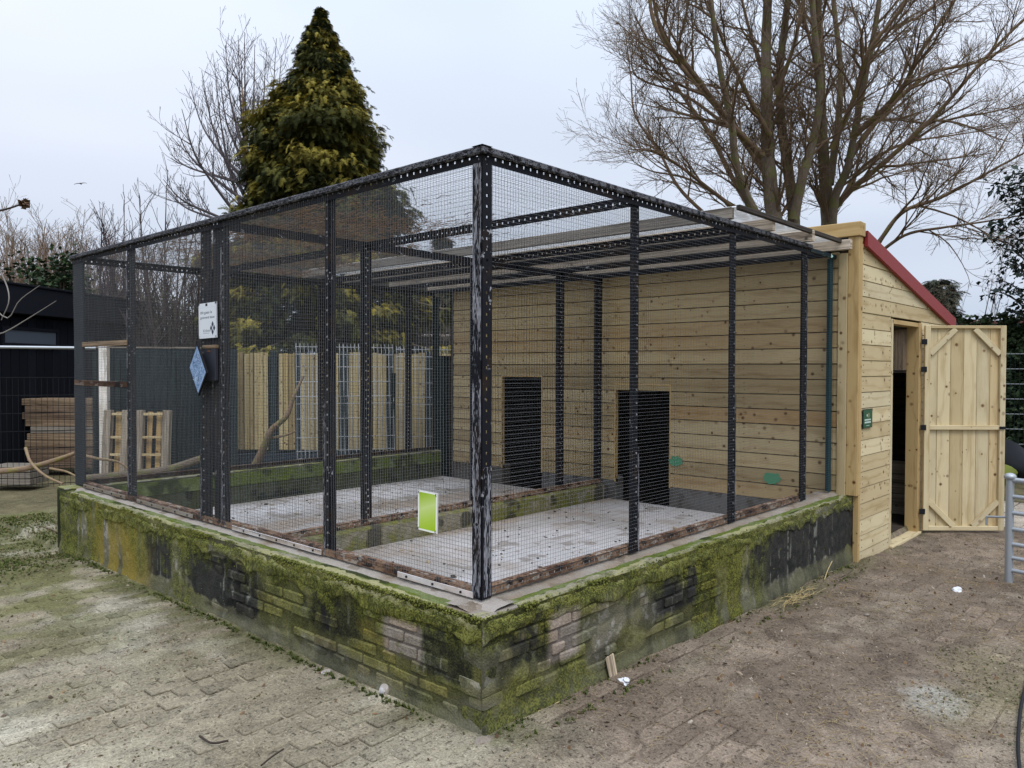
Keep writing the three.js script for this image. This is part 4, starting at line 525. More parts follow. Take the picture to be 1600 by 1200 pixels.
{ // loose galvanised fence panels leaning in front of it
  const pan = (a, b, lean, i) => {
    const [fe, L] = along('wire_panel', i ? 'galvanised wire fence panel nearest the shed, leaning behind the cage' : 'galvanised wire fence panel left of its twin, leaning behind the cage', 'fence panel', a, b); fe.rotation.order = 'YXZ'; fe.rotation.x = lean;
    const zig = (y) => { for (const c of [0.22, 0.95, 1.62]) { const d = y - c; if (Math.abs(d) < 0.05) return 0.03 * (1 - Math.abs(d) / 0.05); } return 0; };
    for (let x = 0.01; x <= L; x += 0.052) { const mb = new MB(), pts = []; for (const y of [0, 0.17, 0.22, 0.27, 0.9, 0.95, 1.0, 1.57, 1.62, 1.67, 1.72]) pts.push(V(x, y, zig(y))); mb.tube(pts, 0.0042, 4); part('upright_wire', mb.geo(), M.galvLight, fe); }
    for (const y of [0.03, 0.17, 0.27, 0.45, 0.7, 0.9, 1.0, 1.2, 1.4, 1.57, 1.67]) { const mb = new MB(); mb.tube([V(0, y, 0.004), V(L, y, 0.004)], 0.0042, 4); part('cross_wire', mb.geo(), M.galvLight, fe); }
  };
  M.galvLight = std({ color: lin(0.52, 0.54, 0.56), roughness: 0.6 });
  pan(flat(at(463, 575, 10.3), 0.3), flat(at(618, 575, 10.75), 0.26), -0.1, 0); pan(flat(at(620, 575, 10.8), 0.27), flat(at(706, 575, 11.05), 0.27), -0.05, 1);
  const gp = flat(at(697, 575, 10.5), 0), g = thing('green_post', 'thick dark green steel post at the back corner of the shed', 'post', [gp.x, 0, gp.z]); part('post_body', beam([-0.09, -0.05, -0.05], [0.09, 1.83, 0.05], 0.006), M.darkGreen, g); part('post_cap', beam([-0.095, 1.831, -0.055], [0.095, 1.845, 0.055], 0.004), M.darkMetal, g);
  const g2p = flat(at(614, 575, 10.85), 0), g2 = thing('green_post', 'slim dark green fence post between the two galvanised wire panels', 'post', [g2p.x, 0, g2p.z]); part('post_body', beam([-0.03, -0.05, -0.03], [0.03, 1.6, 0.03], 0.004), M.darkGreen, g2); part('post_cap', beam([-0.033, 1.601, -0.033], [0.033, 1.612, 0.033], 0.003), M.darkMetal, g2);
  const b = thing('brick_outbuilding', 'small brick outbuilding with dark flat roof far behind the board fence', 'building', (() => { const p = flat(at(648, 575, 17), 0); return [p.x, 0, p.z]; })(), -0.82); part('wall', beam([0, 0, -3], [2.6, 2.0, 0], 0.01), std({ map: M.rust.map, color: lin(1.0, 1.15, 1.25), roughness: 0.9 }), b); part('fascia', beam([-0.1, 2.005, -3.1], [2.7, 2.36, 0.1], 0.01), std({ color: lin(0.03, 0.035, 0.045), roughness: 0.6 }), b); part('roof_edge', beam([-0.12, 2.362, -3.12], [2.72, 2.41, 0.12], 0.006), M.zinc, b);
}
{ // stack of slabs and leaning pallets
  const p = flat(at(40, 575, 12.5), 0), r = rng(33), _sl = (M.sleeper = std({ map: greyC, bumpMap: greyB, bumpScale: 0.004, color: lin(0.75, 0.6, 0.5), roughness: 0.9 })), st = thing('slab_stack', 'tall stack of weathered brown timber sleepers behind the left mesh fence', 'stack', [p.x, 0.0, p.z], -0.83);
  for (let k = 0; k < 10; k++) { const y = 0.06 + k * 0.112; const bm = (z0, z1, dx) => part('sleeper', beam([dx, y, z0], [1.15 + dx + r.n() * 0.03, y + 0.106, z1], 0.008), [M.brownWood, M.greyWood, M.sleeper][Math.floor(r() * 3)], st); bm(-0.5, -0.255, r.n() * 0.03); bm(-0.25, 0, r.n() * 0.05 - (k > 6 ? 0.05 : 0)); if (k % 3 === 2) for (const x of [0.1, 0.9]) part('spacer', beam([x, y + 0.1065, -0.5], [x + 0.08, y + 0.1115, 0], 0.002), M.brownWood, st); }
  const p2 = flat(at(-20, 575, 11.0), 0), s2 = thing('slab_stack', 'low pile of grey boards on the ground at the left edge of the photo', 'stack', [p2.x, 0, p2.z], -0.83); for (let k = 0; k < 3; k++) part('board', beam([r.n() * 0.1, 0.02 + k * 0.09, -0.4], [0.62, 0.1 + k * 0.09, 0.05], 0.006), M.greyWood, s2);
  const pallet = (u0, u1, label) => { const P = at((u0 + u1) / 2, 575, 10.75), o = thing('pallet', label, 'pallet', [P.x, 0.07, P.z], -0.83, null), w = (u1 - u0) * 10.75 / 1218.85; o.rotation.order = 'YXZ'; o.rotation.x = -0.1;
    for (const x of [-w / 2, w / 2 - 0.1]) part('bearer', beam([x, 0, -0.05], [x + 0.1, 1.02, 0.045], 0.005), M.greyWood2, o); const n = Math.max(2, Math.round((w - 0.2) / 0.12)); for (let k = 0; k < n; k++) { const x = -w / 2 + 0.125 + k * (w - 0.22) / n; part('slat', beam([x, 0.01, -0.075 + r() * 0.004], [x + 0.072, 1.0, -0.053], 0.003), wood([0.72, 0.58, 0.4]), o); } for (const y of [0.42, 0.66, 0.98]) part('cross_slat', beam([-w / 2 + 0.101, y - 0.035, 0.0], [w / 2 - 0.101, y, 0.03], 0.003), M.pine[1], o); };
  pallet(158, 198, 'narrow wooden pallet on end below the white post'); pallet(208, 262, 'wide wooden pallet on end against the dark screen fence');
}
{ // felled branches behind the cage; a thin bare bush stands just left of the frame
  const sp = at(-95, 575, 5.5), STEM = (y) => V(sp.x + 0.04 * Math.sin(y * 3), y, sp.z + 0.03 * Math.cos(y * 2)); // felled branches behind the cage and by the fence
  const br = (label, list, mat = M.bark, name = 'fallen_branch') => { const mb = new MB(); for (const [pts, r0, r1] of list) { const c = curve(pts, 14); mb.tube(c, c.map((_, i) => lerp(r0, r1, i / 14)), 7); } tag(part(name, mb.geo(), mat, scene), label, 'branch'); };
  const pale = std({ map: M.bark.map, bumpMap: M.bark.bumpMap, bumpScale: 0.008, color: lin(1.6, 1.4, 1.25), roughness: 0.9 });
  br('forked fallen branch lying against the fence at the left', [[[at(-20, 738, 9.9), at(40, 732, 9.8), at(90, 718, 9.7), at(118, 708, 9.6)], 0.04, 0.025], [[at(40, 700, 9.9), at(48, 722, 9.7), at(72, 744, 9.5), at(98, 756, 9.4)], 0.02, 0.012], [[at(78, 732, 9.7), at(104, 737, 9.5), at(124, 747, 9.3)], 0.016, 0.01], [[at(118, 708, 9.6), at(150, 716, 9.5), at(185, 722, 9.6), at(200, 732, 9.6)], 0.02, 0.012]], pale);
  br('long grey log lying behind the low back wall', [[[at(130, 748, 9.6), at(200, 741, 9.6), at(260, 734, 9.7), at(318, 716, 9.9)], 0.045, 0.05]], M.bark);
  br('pale crooked branch leaning up against the wire fence panel', [[[at(398, 730, 9.9), at(412, 700, 9.8), at(424, 672, 9.75), at(448, 650, 9.75), at(458, 622, 9.8), at(474, 588, 9.9)], 0.055, 0.016], [[at(426, 684, 9.8), at(446, 680, 9.75), at(462, 674, 9.8)], 0.02, 0.01]], pale);
  br('dead twig lying on the grass at the left end of the plinth', [[[at(60, 822, 8.0), at(78, 826, 7.8), at(92, 832, 7.6)], 0.012, 0.006], [[at(64, 822, 8.0), at(67, 815, 7.95)], 0.006, 0.004]]);
  br('brown twig with dried leaves entering at the upper left edge', [[[STEM(1.9), at(-60, 336, 5.2), at(0, 329, 5.1), at(25, 322, 5.0), at(36, 318, 5.0)], 0.009, 0.005]], M.twig, 'leafy_twig');
  { const r = rng(4), mb = new MB(); for (let i = 0; i < 14; i++) { const g = new THREE.PlaneGeometry(0.03, 0.055, 1, 3), P = g.attributes.position; for (let k = 0; k < P.count; k++) P.setZ(k, 0.012 * Math.sin(k)); g.rotateX(r() * 6); g.rotateY(r() * 6); g.computeVertexNormals(); const c = at(37 + r.n() * 5, 318 + r.n() * 4.5, 5.0); g.translate(c.x, c.y, c.z); mb.add(g); } const l = part('dry_leaves', mb.geo(), std({ color: lin(0.16, 0.1, 0.065), roughness: 0.9, side: THREE.DoubleSide }), scene.children[scene.children.length - 1]); }
  br('bare crooked twigs hanging before the black building', [[[STEM(0), STEM(0.7), STEM(1.5), STEM(2.6)], 0.035, 0.015], [[STEM(0.9), at(-30, 530, 5.6), at(5, 520, 5.55), at(45, 497, 5.5), at(88, 470, 5.4)], 0.007, 0.002], [[STEM(1.2), at(-20, 480, 5.6), at(12, 497, 5.55), at(30, 470, 5.5), at(62, 446, 5.45)], 0.006, 0.002], [[STEM(1.8), at(-20, 400, 5.6), at(8, 440, 5.6), at(14, 470, 5.55), at(2, 500, 5.6)], 0.007, 0.003]], std({ color: lin(0.25, 0.23, 0.21), roughness: 0.9 }), 'bare_twigs');
}
{ // galvanised farm gate at the right edge
  const a = flat(at(1581, 575, 6.2), 0), d = V(-0.22, 0, 0.975), o = thing('field_gate', 'galvanised tubular field gate cut off by the right edge', 'gate', [a.x, -0.02, a.z], Math.atan2(-d.z, d.x));
  const tb = (n, p, q, r) => { const mb = new MB(); mb.tube([p, q], r, 10, null, 0.35, true); part(n, mb.geo(), M.galv, o); };
  tb('end_post', V(0, -0.03, 0), V(0, 0.85, 0), 0.03); for (const y of [0.1, 0.2, 0.31, 0.43, 0.56, 0.69, 0.82]) tb('rail', V(0.0, y, 0), V(2.4, y, 0), y > 0.8 ? 0.021 : 0.017); tb('end_post', V(2.4, -0.03, 0), V(2.4, 0.85, 0), 0.028); tb('brace', V(1.2, 0.1, 0.025), V(1.2, 0.82, 0.025), 0.015);
  { const g = new THREE.SphereGeometry(0.045, 12, 8); g.scale(1, 0.7, 1); g.translate(0, 0.845, 0); part('post_cap', g, M.galv, o); } tb('latch', V(-0.17, 0.5, 0), V(0, 0.52, 0), 0.009); tb('latch', V(-0.17, 0.43, 0), V(-0.17, 0.5, 0), 0.009);
}
{ // black plastic pipe, stone paving and a fence by the hedge on the far right
  const mb = new MB(), c = curve([at(1548, 712, 11), at(1562, 704, 10.8), at(1582, 712, 10.4), at(1602, 735, 10), at(1640, 745, 9.6)], 20); mb.tube(c, c.map((_, i) => 0.16 + 0.008 * (i & 1)), 12); tag(part('plastic_pipe', mb.geo(), M.darkMetal, scene), 'fat black plastic drain pipe bent behind the open shed door', 'pipe');
  const g = new THREE.IcosahedronGeometry(0.17, 3), P = g.attributes.position; for (let i = 0; i < P.count; i++) { const k = 1 + 0.35 * (fbm(P.getX(i) * 16 + 5, P.getY(i) * 16 + P.getZ(i) * 12, 3) - 0.5); P.setXYZ(i, P.getX(i) * k, P.getY(i) * k * 0.8, P.getZ(i) * k); } g.computeVertexNormals(); const q = at(1566, 742, 10); g.translate(q.x, q.y, q.z); tag(part('moss_clump', g, std({ color: lin(0.14, 0.16, 0.035), roughness: 1 }), scene), 'yellow green mossy clump behind the open shed door', 'moss clump');
  const A = flat(at(1500, 575, 11.6), 0), B = flat(at(1680, 575, 11.2), 0), [fe, L] = along('hedge_fence', 'green wire fence in front of the ivy hedge at the right', 'fence', A, B), fr = new MB(); for (let k = 0; k < 9; k++) part('cross_wire', new THREE.BoxGeometry(L, 0.008, 0.008).translate(L / 2, 0.15 + k * 0.22, 0), M.galv, fe); for (let x = 0; x < L; x += 0.06) fr.add(new THREE.BoxGeometry(0.004, 1.9, 0.004).translate(x, 0.98, 0.006)); part('upright_wires', fr.geo(), M.darkGreen, fe).userData.kind = 'stuff'; part('post', beam([0.9, -0.05, 0.01], [0.95, 2.0, 0.06], 0.004), M.darkGreen, fe);
  const r = rng(66), pv = tag(new THREE.Group(), 'pale flagstone path beyond the open door', null, null, 'structure'); pv.name = uniq('path'); scene.add(pv); for (let i = 0; i < 6; i++) for (let j = 0; j < 8; j++) { const x = 7.3 + i * 0.31, z = 0.5 + j * 0.31; if (!inFrame(x, 0, z, 0.06)) continue; const m = part('flagstone', boxUV(chamfer(0.3, 0.05, 0.3, 0.006, 0.002, r), 'x', [2.3, 2.3], [r() * 5, r() * 5]), std({ map: M.gritPlain.map, color: lin(0.62, 0.55, 0.46), roughness: 0.95 }), pv); m.position.set(x, -0.024 + r.n() * 0.004, z); }
  const rf = flat(at(1505, 575, 15), 0), hb = thing('brown_roofed_hut', 'low hut with a brown roof edge beyond the shed', 'hut', [rf.x - 1, 0, rf.z - 0.8], -0.75); part('wall', beam([0, 0, -2], [2.2, 2.45, 0], 0.01), M.brownWood, hb); part('roof', beam([-0.2, 2.455, -2.3], [2.5, 2.6, 0.3], 0.02), std({ color: lin(0.1, 0.05, 0.04), roughness: 0.8 }), hb);
}

// ---------------------------------------------------------------- trees and shrubs
// one limb with its side branches and twigs, recursively, into the builder mb
function limb(mb, r, pts, r0, r1, lvl, o) {
  const n = Math.max(4, pts.length * 4), c = curve(pts, n), rad = c.map((_, i) => lerp(r0, r1, Math.pow(i / n, 0.8)));
  mb.tube(c, rad, r0 > 0.1 ? 10 : r0 > 0.035 ? 7 : r0 > 0.012 ? 5 : 3, null, 0.5);
  if (lvl >= o.depth) return; let len = 0; for (let i = 1; i <= n; i++) len += c[i].distanceTo(c[i - 1]);
  const count = Math.round(len * o.dens[lvl] * r.r(0.8, 1.2));
  for (let k = 0; k < count; k++) sprout(mb, r, c, rad, lerp(o.from[lvl], 1, Math.pow(r(), 0.85)), lvl, o, len);
}
function sprout(mb, r, c, rad, f, lvl, o, plen) {
  const n = c.length - 1, i = Math.min(n - 1, Math.floor(f * n)), p = c[i].clone().lerp(c[i + 1], f * n - i), t = c[i + 1].clone().sub(c[i]).normalize(), side = V(r.n(), r.n() * 0.6 + o.up * 0.3, r.n()); side.addScaledVector(t, -side.dot(t)).normalize();
  const a = r.r(0.35, 0.95), dir = t.clone().multiplyScalar(Math.cos(a)).addScaledVector(side, Math.sin(a)); const L = o.len[lvl] * r.r(0.5, 1.25) * lerp(1, 0.55, f), r0 = Math.min(rad[i] * 0.62, o.rad[lvl] * r.r(0.7, 1.2));
  const segs = lvl >= o.depth - 1 ? 3 : lvl >= o.depth - 2 ? 4 : 6, pts = [p.clone()], d = dir.clone(), q = p.clone(); const bend = V(r.n(), r.n() + o.up, r.n()).multiplyScalar(o.curl);
  for (let s = 0; s < segs; s++) { d.add(V(r.n(), r.n(), r.n()).multiplyScalar(o.wob)).addScaledVector(bend, 1 / segs).normalize(); q.addScaledVector(d, L / segs); pts.push(q.clone()); }
  const m = pts.length; mb.tube(pts, pts.map((_, k) => lerp(r0, Math.max(o.tip, r0 * 0.25), k / (m - 1))), r0 > 0.02 ? 5 : 3, null, 0.5);
  if (lvl + 1 >= o.depth) return; const cnt = Math.round(L * o.dens[lvl + 1] * r.r(0.8, 1.25)), rr = pts.map((_, k) => lerp(r0, r0 * 0.3, k / (m - 1))); for (let k = 0; k < cnt; k++) sprout(mb, r, pts, rr, lerp(o.from[lvl + 1], 0.98, r()), lvl + 1, o, L);
}
function bareTree(name, label, group, base, limbs, o, seed, bark, category = 'tree') {
  const r = rng(seed), t = thing(name, label, category, [0, 0, 0], 0, group); t.position.copy(base);
  const tk = new MB(), cr = new MB(); limbs.forEach(([pts, r0, r1, trunk]) => { const P = pts.map((p) => p.clone().sub(base)); const n = P.length * 5, c = curve(P, n), rad = c.map((_, i) => lerp(r0, r1, Math.pow(i / n, 0.8))); (trunk ? tk : cr).tube(c, rad.map((q, i) => q * (1 + 0.05 * Math.sin(i * 1.7 + seed))), r0 > 0.08 ? 12 : 7, null, 0.5); let len = 0; for (let i = 1; i <= n; i++) len += c[i].distanceTo(c[i - 1]); const cnt = Math.round(len * o.dens[0]); for (let k = 0; k < cnt; k++) sprout(cr, r, c, rad, lerp(trunk === 1 ? o.from[0] : 0.12, 1, r()), 0, o, len); });
  part('trunk', tk.geo(), bark ?? M.bark, t); part('branches', cr.geo(), o.mat ?? M.twigBark, t); return t;
}
M.twigBark = std({ map: M.bark.map, color: lin(0.95, 0.8, 0.72), roughness: 0.95 });
{ // the two great bare trees behind the shed
  const D = 15.5, Z = (x, y, k = 0) => at(880 + x / 2.222, y / 2.222, D + k);
  const o = { depth: 4, dens: [2.9, 5.6, 7.6, 4], from: [0.14, 0.12, 0.1, 0.1], len: [1.9, 0.95, 0.5, 0.26], rad: [0.03, 0.0125, 0.0066, 0.004], tip: 0.003, up: 0.28, wob: 0.2, curl: 0.45 };
  const A = flat(at(1216, 575, D), 0), B = flat(at(1300, 575, D + 0.8), 0), gA = (x, y) => V(A.x, 0, A.z);
  bareTree('bare_tree', 'large bare tree with many upright stems behind the shed roof, left of its neighbour', 'great bare trees behind the shed', A, [
    [[gA(), Z(750, 900), Z(725, 700), Z(712, 560), Z(708, 400), Z(704, 200), Z(712, -60), Z(720, -300, -0.3)], 0.200, 0.068, 1],
    [[Z(790, 930, 0.2), Z(800, 740, 0.2), Z(782, 600, 0.3), Z(758, 430, 0.4), Z(752, 250, 0.5), Z(780, 0, 0.6), Z(800, -260, 0.8)], 0.138, 0.054, 1],
    [[Z(800, 760, -0.1), Z(830, 620, -0.3), Z(872, 470, -0.4), Z(892, 320, -0.5), Z(872, 100, -0.6), Z(850, -200, -0.8)], 0.106, 0.048, 1],
    [[Z(700, 800, -0.3), Z(640, 690, -0.5), Z(598, 560, -0.8), Z(585, 430, -1.0), Z(548, 260, -1.2), Z(520, 60, -1.4), Z(500, -160, -1.5)], 0.106, 0.034, 1],
    [[Z(705, 600, 0.1), Z(600, 450, 0.3), Z(480, 310, 0.5), Z(380, 190, 0.7), Z(310, 60, 0.9), Z(300, -110, 1.0)], 0.080, 0.034, 0],
    [[Z(690, 540, -0.2), Z(590, 440, -0.6), Z(440, 240, -1.2), Z(350, 130, -1.5), Z(300, -60, -1.8)], 0.076, 0.024, 0],
    [[Z(690, 780, 0.2), Z(600, 640, 0.6), Z(500, 450, 1), Z(420, 340, 1.3), Z(330, 200, 1.6), Z(250, 60, 1.9)], 0.069, 0.017, 0],
    [[Z(640, 760, -0.4), Z(500, 650, -0.8), Z(380, 560, -1.2), Z(310, 525, -1.5), Z(230, 518, -1.8)], 0.046, 0.009, 0],
    [[Z(520, 770, 0.1), Z(400, 650, 0.4), Z(330, 520, 0.6), Z(250, 400, 0.8), Z(235, 270, 1), Z(215, 100, 1.1)], 0.043, 0.009, 0],
    [[Z(600, 720, 1.2), Z(430, 620, 1.6), Z(300, 592, 2.0), Z(235, 555, 2.4)], 0.038, 0.007, 0], [[Z(560, 430, 1.0), Z(420, 330, 1.4), Z(250, 260, 1.8), Z(240, 140, 2.1)], 0.043, 0.009, 0],
    [[Z(716, 470, -0.3), Z(640, 330, -0.6), Z(570, 180, -0.9), Z(500, 0, -1.2)], 0.061, 0.020, 0], [[Z(720, 330, 0.3), Z(660, 150, 0.6), Z(600, -80, 0.9)], 0.054, 0.020, 0], [[Z(740, 330, -0.6), Z(800, 160, -1.0), Z(850, -60, -1.3)], 0.054, 0.020, 0]], o, 101);
  bareTree('bare_tree', 'large bare tree leaning right with long limbs behind the red roof edge', 'great bare trees behind the shed', B, [
    [[flat(B, 0), Z(922, 900, 0.8), Z(916, 720, 0.8), Z(905, 560, 0.8), Z(895, 380, 0.7), Z(892, 200, 0.6), Z(880, -40, 0.5), Z(872, -280, 0.4)], 0.174, 0.061, 1],
    [[Z(930, 800, 0.7), Z(945, 680, 0.5), Z(985, 590, 0.3), Z(1008, 480, 0.2), Z(1050, 260, 0), Z(1085, 80, -0.2), Z(1120, -180, -0.4)], 0.106, 0.041, 1],
    [[Z(925, 640, 0.9), Z(955, 420, 1.2), Z(962, 230, 1.4), Z(940, 20, 1.6), Z(930, -200, 1.8)], 0.087, 0.041, 1],
    [[Z(945, 720, 0.9), Z(1000, 660, 0.8), Z(1120, 560, 0.5), Z(1230, 460, 0.2), Z(1330, 360, 0), Z(1440, 230, -0.3), Z(1620, 50, -0.6), Z(1800, -80, -0.9)], 0.073, 0.020, 0],
    [[Z(985, 560, 1), Z(1080, 430, 1.2), Z(1200, 310, 1.4), Z(1290, 250, 1.5), Z(1440, 215, 1.7), Z(1640, 110, 1.9)], 0.076, 0.020, 0],
    [[Z(1000, 480, 0.2), Z(1100, 390, -0.2), Z(1180, 300, -0.6), Z(1230, 200, -0.9), Z(1340, 30, -1.2), Z(1450, -150, -1.5)], 0.069, 0.020, 0],
    [[Z(960, 700, 1.4), Z(1040, 580, 1.8), Z(1180, 500, 2.2), Z(1350, 470, 2.6), Z(1560, 440, 3.0)], 0.054, 0.009, 0],
    [[Z(1060, 900, -1.4), Z(1110, 820, -1.6), Z(1180, 735, -1.8), Z(1300, 690, -2), Z(1400, 640, -2.2), Z(1490, 590, -2.4), Z(1640, 510, -2.7)], 0.050, 0.015, 0],
    [[Z(1080, 890, -1.2), Z(1190, 815, -1.6), Z(1320, 790, -2), Z(1460, 770, -2.3), Z(1660, 735, -2.6)], 0.035, 0.010, 0],
    [[Z(930, 520, -0.4), Z(1010, 340, -0.8), Z(1060, 180, -1.2), Z(1180, 20, -1.5), Z(1260, -160, -1.8)], 0.061, 0.020, 0], [[Z(900, 330, 0.2), Z(860, 150, 0), Z(800, -60, -0.2)], 0.054, 0.020, 0], [[Z(1200, 500, 0.3), Z(1330, 420, 0.2), Z(1480, 390, 0.1), Z(1640, 350, 0)], 0.035, 0.009, 0], [[Z(1090, 120, 0.6), Z(1230, 60, 0.9), Z(1380, -30, 1.1)], 0.038, 0.010, 0]], o, 202);
}
{ // slender bare tree beside the conifer
  const D = 24, Q = (u, v, k = 0) => at(u, v, D + k), base = flat(at(392, 575, D), 0), r = rng(31), L = [];
  const tops = [[432, 60], [415, 95], [398, 70], [382, 50], [372, 55], [352, 70], [335, 100], [315, 110], [298, 140], [284, 170], [275, 200], [265, 240], [262, 300], [440, 90], [424, 150], [255, 280], [405, 130], [345, 130]];
  L.push([[base, Q(392, 420), Q(391, 330), Q(386, 250), Q(380, 170), Q(376, 90)], 0.16, 0.008, 1]);
  tops.forEach(([u, v], i) => { const s = i % 3 === 0 ? 360 : i % 3 === 1 ? 320 : 290, k = r.n() * 2; L.push([[Q(391, s), Q(lerp(390, u, 0.35) - (u < 340 ? 8 : 0), lerp(s, v, 0.3), k * 0.4), Q(lerp(390, u, 0.8), lerp(s, v, 0.62), k * 0.8), Q(u, v, k)], 0.07, 0.008, 0]); });
  bareTree('slender_bare_tree', 'slender bare tree with fine upswept branches left of the conifer', null, base, L, { depth: 3, dens: [3.2, 3, 2], from: [0.3, 0.2, 0.2], len: [1.5, 0.7, 0.3], rad: [0.018, 0.009, 0.006], tip: 0.006, up: 0.9, wob: 0.12, curl: 0.5, mat: std({ color: lin(0.11, 0.095, 0.1), roughness: 0.9 }) }, 44, std({ map: M.bark.map, color: lin(1.5, 1.3, 1.2), roughness: 0.9 }));
}
// twiggy shrubs: many stems from the ground
function shrub(name, label, u, D, h, w, stems, col, seed, o = {}, group = null) {
  const r = rng(seed), base = flat(at(u, 575, D), 0), L = []; for (let i = 0; i < stems; i++) { const a = r() * 6.28, q = Math.sqrt(r()) * w, hh = h * r.r(0.65, 1.08) * (1 - 0.25 * q / w), b = V(base.x + Math.cos(a) * q * 0.3, 0, base.z + Math.sin(a) * q * 0.3), e = V(base.x + Math.cos(a) * q + r.n() * 0.3, hh, base.z + Math.sin(a) * q + r.n() * 0.3), m = b.clone().lerp(e, 0.5).add(V(r.n() * 0.3, 0.15, r.n() * 0.3)); L.push([[b, m, e], o.r0 ?? 0.028, 0.007, i < 3 ? 2 : 0]); }
  return bareTree(name, label, group, base, L, { depth: o.depth ?? 2, dens: o.dens ?? [5, 6, 4], from: [0.12, 0.1, 0.1], len: o.len ?? [1.0, 0.5, 0.25], rad: o.rad ?? [0.013, 0.0075, 0.005], tip: 0.0045, up: o.up ?? 0.5, wob: 0.28, curl: 0.5, mat: std({ color: lin(...col), roughness: 0.95 }) }, seed, std({ color: lin(...col), roughness: 0.95 }), 'shrub');
}
shrub('bare_shrub', 'tall tan bare shrub at the left edge above the black building', -10, 19, 5.9, 1.8, 46, [0.26, 0.18, 0.125], 71); shrub('bare_shrub', 'tan bare shrub behind the black roof, right of the tallest one', 52, 20, 5.9, 1.8, 44, [0.25, 0.19, 0.14], 72); shrub('bare_shrub', 'grey brown bare shrub behind the black roof near the cage corner', 105, 21, 6.0, 1.8, 44, [0.2, 0.155, 0.125], 73); shrub('bare_shrub', 'reddish bare shrub showing through the leftmost bay of the cage', 152, 19.5, 5.3, 1.7, 38, [0.23, 0.15, 0.11], 74);
shrub('budding_shrub', 'stiff dark shrub with fat buds above the left end of the top rail', 196, 16.5, 5.2, 1.0, 22, [0.075, 0.055, 0.06], 75, { dens: [3.6, 4.5], depth: 2, len: [1.0, 0.35], up: 1.2, r0: 0.045, rad: [0.02, 0.012] }); shrub('budding_shrub', 'stiff dark shrub with buds standing just left of the door posts', 285, 15.5, 5.3, 1.3, 30, [0.085, 0.065, 0.06], 76, { dens: [3.6, 4.5], depth: 2, len: [1.0, 0.35], up: 1.2, r0: 0.045, rad: [0.02, 0.012] });
shrub('tangled_shrub', 'tangled olive grey shrub seen through the second bay of the cage', 268, 17.2, 3.9, 1.6, 34, [0.17, 0.155, 0.1], 77, { dens: [6, 6, 4], up: 0.05, len: [1.1, 0.5, 0.25], r0: 0.022 }); shrub('tangled_shrub', 'tangled olive shrub behind the door posts of the cage', 338, 16.6, 3.9, 1.4, 30, [0.15, 0.14, 0.085], 78, { dens: [6, 6, 4], up: 0.05, r0: 0.022 }); shrub('tangled_shrub', 'dense brown thicket behind the leftmost bay, over the dark building', 175, 18.5, 4.6, 1.6, 38, [0.19, 0.16, 0.11], 79, { dens: [5, 6, 4], up: 0.2 });
